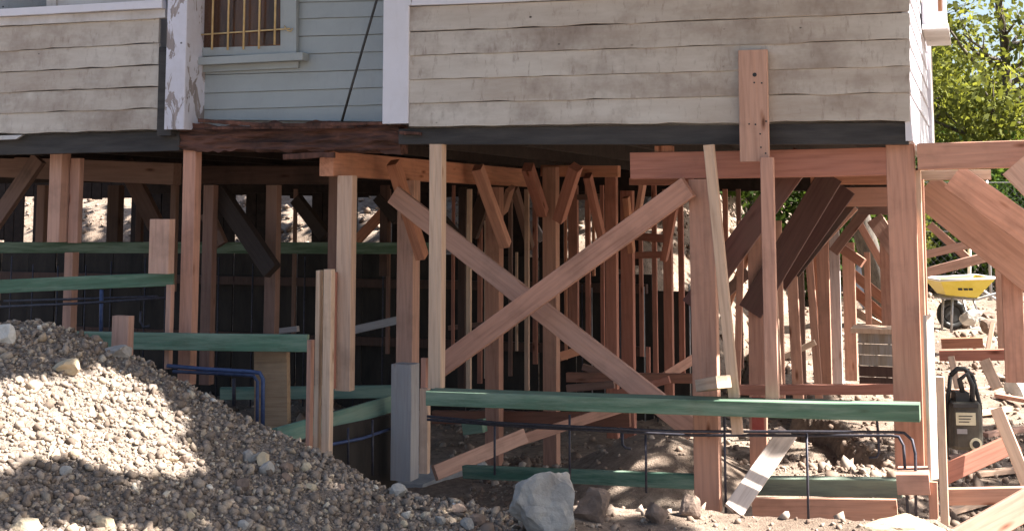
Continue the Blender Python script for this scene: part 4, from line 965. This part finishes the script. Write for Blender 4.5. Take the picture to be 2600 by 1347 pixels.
# black machine with handle, label and round emblem
def machine():
    v = 0.62
    b = HM @ hv(2450, 1150, v); k = pxm(hv(2450, 1100, v))
    r = empty('power_machine', b, 'black site machine with white label and round emblem, right of the corner post', 'machine', M4=Matrix.Translation(b) @ Matrix.Rotation(rad(-6), 4, 'Z'))
    w = 80/k; h1 = 118/k; h2 = 158/k
    # rounded body, narrowing to the top
    acc = ([], []); prof = [(0.0, 0.92, 0.16), (0.02, 1.0, 0.2), (h1*0.6, 0.98, 0.2), (h1*0.95, 0.9, 0.18), (h1, 0.8, 0.14)]
    n = 20
    for z, s, d in prof:
        for i in range(n):
            t = 2*math.pi*i/n; cx_, cy_ = math.cos(t), math.sin(t)
            acc[0].append((math.copysign(abs(cx_)**0.35, cx_)*w*0.5*s, math.copysign(abs(cy_)**0.4, cy_)*d*0.5, z+0.03))
    for a in range(len(prof)-1):
        for i in range(n): acc[1].append((a*n+i, a*n+(i+1) % n, (a+1)*n+(i+1) % n, (a+1)*n+i))
    acc[1].append(tuple(range(n-1, -1, -1))); acc[1].append(tuple((len(prof)-1)*n+i for i in range(n)))
    mk('body', *acc, M['olive'], None, r)
    for s in (-1, 1):
        tube('frame_rail', [Vector((s*w*0.53, 0.02, -0.02)), Vector((s*w*0.52, 0.0, h1)), Vector((s*w*0.42, 0.0, h2)), Vector((s*w*0.34, 0.02, h2+0.07))], 0.011, 'black', r)
    tube('handle', [Vector((-w*0.34, 0.02, h2+0.07)), Vector((-w*0.1, 0.02, h2+0.105)), Vector((w*0.1, 0.02, h2+0.105)), Vector((w*0.34, 0.02, h2+0.07))], 0.013, 'black', r)
    mk('motor_housing', *box_geo(-w*0.30, w*0.12, -0.06, 0.05, h1+0.028, h1+0.075), M['black'], None, r)
    tube('hose', [Vector((-w*0.05, -0.04, h1+0.07)), Vector((-w*0.15, -0.05, h1+0.14)), Vector((w*0.08, -0.05, h1+0.17)), Vector((w*0.25, -0.04, h1+0.11)), Vector((w*0.2, -0.06, h1+0.03))], 0.014, 'black', r)
    mk('top_shelf', *box_geo(-w*0.45, w*0.3, -0.11, 0.03, h1+0.005, h1+0.025), M['black'], None, r)
    lab = mk('label', *box_geo(-w*0.38, w*0.22, -0.106, -0.102, h1*0.66, h1*0.92), M['label'], None, r)
    for i in range(3): mk('print_line', *box_geo(-w*0.3, w*(0.12-0.05*i), -0.1075, -0.1065, h1*(0.84-0.06*i), h1*(0.86-0.06*i)), M['black'], None, lab)
    mk('small_label', *box_geo(-w*0.36, -w*0.05, -0.106, -0.103, h1*0.48, h1*0.58), M['galv'], None, r)
    em = mk('emblem', *tube_geo([Vector((w*0.2, -0.109, h1*0.27)), Vector((w*0.2, -0.098, h1*0.27))], 0.031, 20), M['label'], None, r)
    mk('emblem_core', *tube_geo([Vector((w*0.2, -0.112, h1*0.27)), Vector((w*0.2, -0.108, h1*0.27))], 0.019, 16), M['black'], None, em)
machine()

# ================================================================== ROCKS
rock('large blue-grey boulder resting at the edge of the gravel', 1385, 1352, 168, 160, 'rock', 3, sub=4, cuts=9, depth=0.7)
rock('brown rock right beside the large grey boulder', 1508, 1318, 95, 82, 'brownrock', 11)
rock('dark clod on the sunlit ground, left of the brown post foot', 1665, 1326, 60, 52, 'brownrock', 14, 'dark clods near the brown post')
rock('dark clod touching the foot of the thick brown post', 1752, 1312, 58, 58, 'brownrock', 17, 'dark clods near the brown post')
rock('long tan stone lying on the upper gravel', 168, 948, 66, 40, 'tanrock', 21, rot=0.5)
rock('pale stone at the left edge of the gravel crest', 14, 870, 50, 48, 'whiterock', 23)
rock('tan rock at the bottom left corner', 62, 1352, 96, 36, 'tanrock', 29)
rock('pale rounded rock at the bottom of the gravel heap', 266, 1350, 58, 42, 'tanrock', 31)
rock('flat grey stone on the right flank of the gravel', 300, 905, 70, 30, 'rock', 37)
rock('boxy pale stone on the slope behind the wheelbarrow', 2464, 820, 54, 36, 'whiterock', 41, 'rocks on the slope by the wheelbarrow', Y=14.5)
rock('wide brown stone on the slope below the wheelbarrow', 2525, 842, 70, 34, 'brownrock', 43, 'rocks on the slope by the wheelbarrow', Y=13.0)
rock('white lump lying beside the red boards at the right edge', 2584, 1010, 60, 56, 'whiterock', 47)
rock('pale chip resting behind the boulder', 1228, 1196, 30, 24, 'whiterock', 53)
rock('yellowish stone on the right side of the gravel', 668, 1180, 32, 34, 'tanrock', 59)
rock('grey stone beside the flat slab', 1006, 1262, 46, 36, 'rock', 61)
rock('pale sunlit slab of rock before the bent bars', 2275, 1366, 215, 62, 'tanrock', 63, depth=0.6, sub=4, cuts=5)
for i in range(26):
    px = random.uniform(10, 1250); py = random.uniform(lerp_at(0, 960, 1250, 1330, px), 1345)
    s = random.uniform(20, 42)
    mt_ = random.choice(['rock', 'brownrock', 'brownrock', 'tanrock'])
    where = 'under the upper left crest' if px < 420 and py < 1150 else ('near the bottom left edge' if px < 420 else ('on the middle of the slope' if px < 850 else 'near the right toe'))
    rock({'rock': 'fist-sized grey stone', 'brownrock': 'fist-sized brown stone', 'tanrock': 'fist-sized tan stone'}[mt_]+' half sunk in the gravel heap '+where, px, py, s, s*0.8, mt_, 100+i, 'fist-sized stones in the gravel heap', name='stone', cat='stone', sub=2, cuts=5)
for i in range(16):
    px = random.uniform(2360, 2590); py = random.uniform(790, 880)
    mt_ = random.choice(['brownrock', 'tanrock', 'whiterock'])
    rock({'brownrock': 'small brown rock', 'tanrock': 'small tan rock', 'whiterock': 'small pale rock'}[mt_]+(' on the dirt slope under the wheelbarrow' if px < 2490 else ' on the dirt slope at the right edge'), px, py, random.uniform(14, 34), random.uniform(9, 20), mt_, 200+i, 'small rocks on the right slope', name='stone', cat='stone', sub=2, cuts=5)

# ================================================================== TREES
def leaves(name, P, size, m, parent, tint=None, origin=Vector((0, 0, 0))):
    n = len(P); a = rng.normal(size=(n, 3)); a /= np.linalg.norm(a, axis=1)[:, None]
    b = rng.normal(size=(n, 3)); b -= a*(a*b).sum(1)[:, None]; b /= np.linalg.norm(b, axis=1)[:, None]
    s = (size*rng.uniform(0.6, 1.35, n))[:, None]
    v = np.stack([P-a*s*0.55, P+b*s*0.3, P+a*s*0.55, P-b*s*0.3], 1) - np.array(origin)
    me = bpy.data.meshes.new(name)
    me.vertices.add(n*4); me.vertices.foreach_set('co', v.reshape(-1).astype(np.float32))
    me.loops.add(n*4); me.loops.foreach_set('vertex_index', np.arange(n*4, dtype=np.int32))
    me.polygons.add(n); me.polygons.foreach_set('loop_start', (np.arange(n)*4).astype(np.int32)); me.polygons.foreach_set('loop_total', np.full(n, 4, np.int32))
    me.update()
    t = rng.uniform(0, 1, n) if tint is None else tint
    at = me.attributes.new('tint', 'FLOAT', 'POINT'); at.data.foreach_set('value', np.repeat(t, 4).astype(np.float32))
    me.materials.append(m); o = bpy.data.objects.new(name, me); COL.objects.link(o); o.parent = parent
    if parent is None: o.location = origin
    return o
def limbs(base, top, r0, nb, spread, seed):
    r = random.Random(seed); acc = ([], [])
    base = Vector(base); top = Vector(top); pts = []
    for i in range(9):
        s = i/8; pts.append(base.lerp(top, s)+Vector((r.uniform(-1, 1), r.uniform(-1, 1), 0))*0.07*(1 if 0 < i else 0)*(top-base).length*0.12)
    add(acc, tube_geo(pts, r0, 8, [r0*(1-0.8*i/8) for i in range(9)]))
    for j in range(nb):
        s = r.uniform(0.25, 0.97); p = base.lerp(top, s); ang = r.uniform(0, 2*math.pi)
        L = spread*r.uniform(0.5, 1.0)*(1.15-0.5*s); d = Vector((math.cos(ang), math.sin(ang), r.uniform(0.1, 0.8)))
        q = [p]
        for i in range(1, 6): q.append(q[-1] + d*L/5 + Vector((r.uniform(-1, 1), r.uniform(-1, 1), r.uniform(-0.6, 0.9)))*L*0.055)
        rb = r0*(1-0.8*s)*0.55; add(acc, tube_geo(q, rb, 5, [rb*(1-0.75*i/5) for i in range(6)]))
        for _ in range(2):
            k = r.randint(2, 4); e = q[k]; d2 = (d+Vector((r.uniform(-1, 1), r.uniform(-1, 1), r.uniform(-0.3, 0.8)))).normalized()
            add(acc, tube_geo([e, e+d2*L*0.25, e+d2*L*0.5+Vector((0, 0, 0.05*L))], rb*0.3, 4, [rb*0.35, rb*0.25, rb*0.1]))
    return acc
def tree(label, x, y, h, rx, rz, n, size, seed, m='leaf', trunk_r=0.12, lean=(0, 0), group='trees behind the right side of the house', zc=0.62, nb=22, clumps=70):
    r = np.random.default_rng(seed); z0 = gz(x, y)-0.1
    root = empty('tree', (x, y, z0), label, 'tree', group)
    acc = limbs((0, 0, 0), (lean[0], lean[1], h*0.92), trunk_r, nb, rx*0.9, seed)
    mk('trunk', acc[0], acc[1], M['bark'], None, root, None, True)
    c = r.normal(size=(clumps, 3)); c /= np.linalg.norm(c, axis=1)[:, None]; c *= (r.uniform(0.1, 1, (clumps, 1))**0.45)
    c = c*np.array([rx, rx, rz]) + np.array([lean[0]*0.6, lean[1]*0.6, h*zc])
    w = r.uniform(0.4, 1, clumps); ids = r.choice(clumps, n, p=w/w.sum())
    P = c[ids] + r.normal(size=(n, 3))*np.array([0.16, 0.16, 0.13])*rx*r.uniform(0.5, 1.2, (clumps, 1))[ids]
    tint = np.clip(r.uniform(0, 1, clumps)[ids]*0.75 + r.uniform(0, 0.35, n), 0, 1)
    leaves('crown', P, size, M[m], root, tint)
T = wy(2552, 340, 24)
tree('oak with a dark bent trunk showing through its leaves', T.x+0.15, 24.0, 7.5, 2.1, 2.6, 6500, 0.13, 5, trunk_r=0.17, lean=(-0.25, 0), zc=0.45, nb=46, clumps=60)
tree('bright green bushy tree just beside the sunlit side wall', 8.2, 26.5, 5.6, 2.0, 2.4, 8500, 0.13, 6, zc=0.5)
tree('tree at the far right edge of the picture', 12.4, 28, 5.2, 2.4, 2.2, 6500, 0.14, 8, zc=0.5)
tree('dark leafy tree standing farther back uphill', 10.5, 33, 4.6, 3.2, 2.0, 12000, 0.16, 9, m='leafdark', zc=0.5)
tree('low dark bush behind the wire fence', 7.1, 21.8, 2.5, 1.3, 1.1, 9000, 0.10, 10, m='leafdark', trunk_r=0.05, group='bushes behind the wire fence', zc=0.5)
tree('dark hedge bush behind the yellow wheelbarrow', 8.8, 22.6, 2.5, 1.6, 1.1, 9000, 0.10, 12, m='leafdark', trunk_r=0.05, group='bushes behind the wire fence', zc=0.5)
tree('green shrub seen through the tunnel of posts', 5.6, 20.5, 2.6, 1.0, 1.3, 7000, 0.09, 13, trunk_r=0.04, group='bushes behind the wire fence', zc=0.5)
tree('sunlit scrub on the bank behind the house', 0.6, 17.5, 2.4, 1.3, 1.0, 7000, 0.08, 15, trunk_r=0.04, group='bushes behind the wire fence', zc=0.5)

tree('added dark backdrop thicket behind the tunnel of posts', 3.4, 18.6, 3.2, 1.3, 1.3, 9000, 0.10, 31, m='leafdark', trunk_r=0.05, group='bushes behind the wire fence', zc=0.45)  # these thickets are added as a dark backdrop behind the posts
tree('added dark backdrop thicket behind the crossed braces', 1.9, 17.0, 3.0, 1.3, 1.3, 9000, 0.10, 32, m='leafdark', trunk_r=0.05, group='bushes behind the wire fence', zc=0.45)
tree('added dark backdrop thicket next to the tarp bundle', 4.7, 20.0, 3.2, 1.2, 1.4, 8000, 0.10, 33, m='leafdark', trunk_r=0.05, group='bushes behind the wire fence', zc=0.45)
# wire fence
fn = empty('wire_fence', (6.2, 19.3, gz(6.2, 19.3)), 'wire mesh fence between the dirt slope and the dark bushes', 'fence')
fo = Vector(fn.location); fx0, fx1 = -1.4, 7.5
zg = 0.0
for i in range(5):
    x = fx0+(fx1-fx0)*i/4; zz = gz(fo.x+x, fo.y)-fo.z
    tube('fence_post', [Vector((x, 0, zz-0.2)), Vector((x, 0, 1.75))], 0.022, 'galv', fn, seg=6)
for z in (0.35, 1.0, 1.72): tube('fence_wire', [Vector((fx0, 0.0, z)), Vector((fx1, 0, z))], 0.006, 'galv', fn, seg=4)
acc = ([], [])
for s in (-1, 1):
    for i in range(110):
        x = fx0-1.5+i*0.105
        xa, xb = (x, x+1.5) if s > 0 else (x+1.5, x)
        if min(xa, xb) < fx0 or max(xa, xb) > fx1: continue
        add(acc, tube_geo([Vector((xa, 0.01, 0.15)), Vector((xb, 0.01, 1.72))], 0.0025, 3))
w_ = mk('wire_mesh', acc[0], acc[1], M['rebar'], None, fn); w_['kind'] = 'stuff'
# tarp bundle far away
rock('crumpled blue-grey tarp bundle behind the slim post', 2196, 752, 40, 112, 'tarp', 71, cat='tarp', name='tarp_bundle', Y=18.5, cuts=8, sub=4, sink=0.3)

# added shade trees, crowns out of view and shaped to leave chosen patches lit
def inside(px, py, poly):
    r = np.zeros(len(px), bool); n = len(poly)
    for i in range(n):
        x0, y0 = poly[i]; x1, y1 = poly[(i+1) % n]
        c = ((y0 > py) != (y1 > py)) & (px < (x1-x0)*(py-y0)/(y1-y0+1e-9)+x0); r ^= c
    return r
def canopy(label, loc, target, n, zr, gaps, size, seed, lim=None):
    r = np.random.default_rng(seed)
    X = r.uniform(target[0], target[1], n); Y = r.uniform(target[2], target[3], n); Z = g(X, Y)
    px, py = project(np.stack([X, Y, Z], 1)); ok = np.ones(n, bool)
    for p in gaps: ok &= ~inside(px, py, p)
    if lim is not None: ok &= ~((X > 0.1) & (Y > lim))
    h = r.uniform(zr[0], zr[1], n); t = (h-Z)/SV.z
    P = np.stack([X+SV.x*t, Y+SV.y*t, h], 1)[ok]
    root = empty('tree', loc, label, 'tree', 'trees added to shade the site')
    c = P.mean(0) - np.array(loc)
    acc = limbs((0, 0, 0), (c[0]*0.7, c[1]*0.7, zr[0]+0.4), 0.16, 0, 1.0, seed)
    mk('trunk', acc[0], acc[1], M['bark'], None, root, None, True)
    leaves('crown', P, size, M['leafdark'], root, None, Vector(loc))
LIT = [[(-60, 962), (120, 945), (250, 930), (372, 946), (455, 1060), (548, 1215), (430, 1205), (300, 1215), (170, 1175), (-60, 1205)],
       [(-40, 1330), (330, 1325), (420, 1400), (-40, 1400)],
       [(1555, 1262), (1650, 1255), (1760, 1275), (1900, 1262), (2380, 1240), (2380, 1420), (1850, 1420), (1780, 1345), (1640, 1318), (1560, 1310)]]
canopy('out-of-view shade tree at the right, crown shaped to shade the front yard', (7.5, 4.2, -0.1), (-4.2, 0.75, 3.3, 6.9), 19000, (4.3, 6.2), LIT, 0.17, 21, 6.12)
canopy('out-of-view shade tree added at the right to dapple the debris', (10.5, 8.0, -0.3), (0.2, 4.2, 6.95, 10.8), 7000, (4.2, 6.0), [[(1880, 1270), (2300, 1270), (2300, 1180), (2060, 1150), (1990, 1180), (1880, 1210)], [(2090, 1120), (2290, 1120), (2290, 1060), (2100, 1060)]], 0.15, 22)  # added out of view to break up sunlight on the right ground

BACKLIT = [[(205, 500), (278, 500), (278, 612), (205, 612)], [(318, 505), (345, 505), (345, 612), (318, 612)], [(45, 565), (100, 565), (100, 612), (45, 612)],
           [(575, 560), (640, 560), (640, 612), (575, 612)], [(712, 520), (800, 520), (800, 640), (712, 640)], [(900, 530), (985, 530), (985, 660), (900, 660)],
           [(1130, 630), (1175, 630), (1175, 780), (1130, 780)], [(1335, 630), (1376, 630), (1376, 710), (1335, 710)], [(1425, 560), (1540, 560), (1540, 720), (1425, 720)],
           [(1690, 640), (1750, 640), (1750, 800), (1690, 800)], [(1840, 700), (1900, 700), (1900, 860), (1840, 860)]]
canopy('tree added behind the house to shade the dirt bank', (4.6, 16.5, 0.2), (-6.5, 2.6, 11.8, 18.5), 17000, (4.4, 6.6), BACKLIT, 0.30, 23)  # added so its shade darkens the bank, with gaps for lit spots
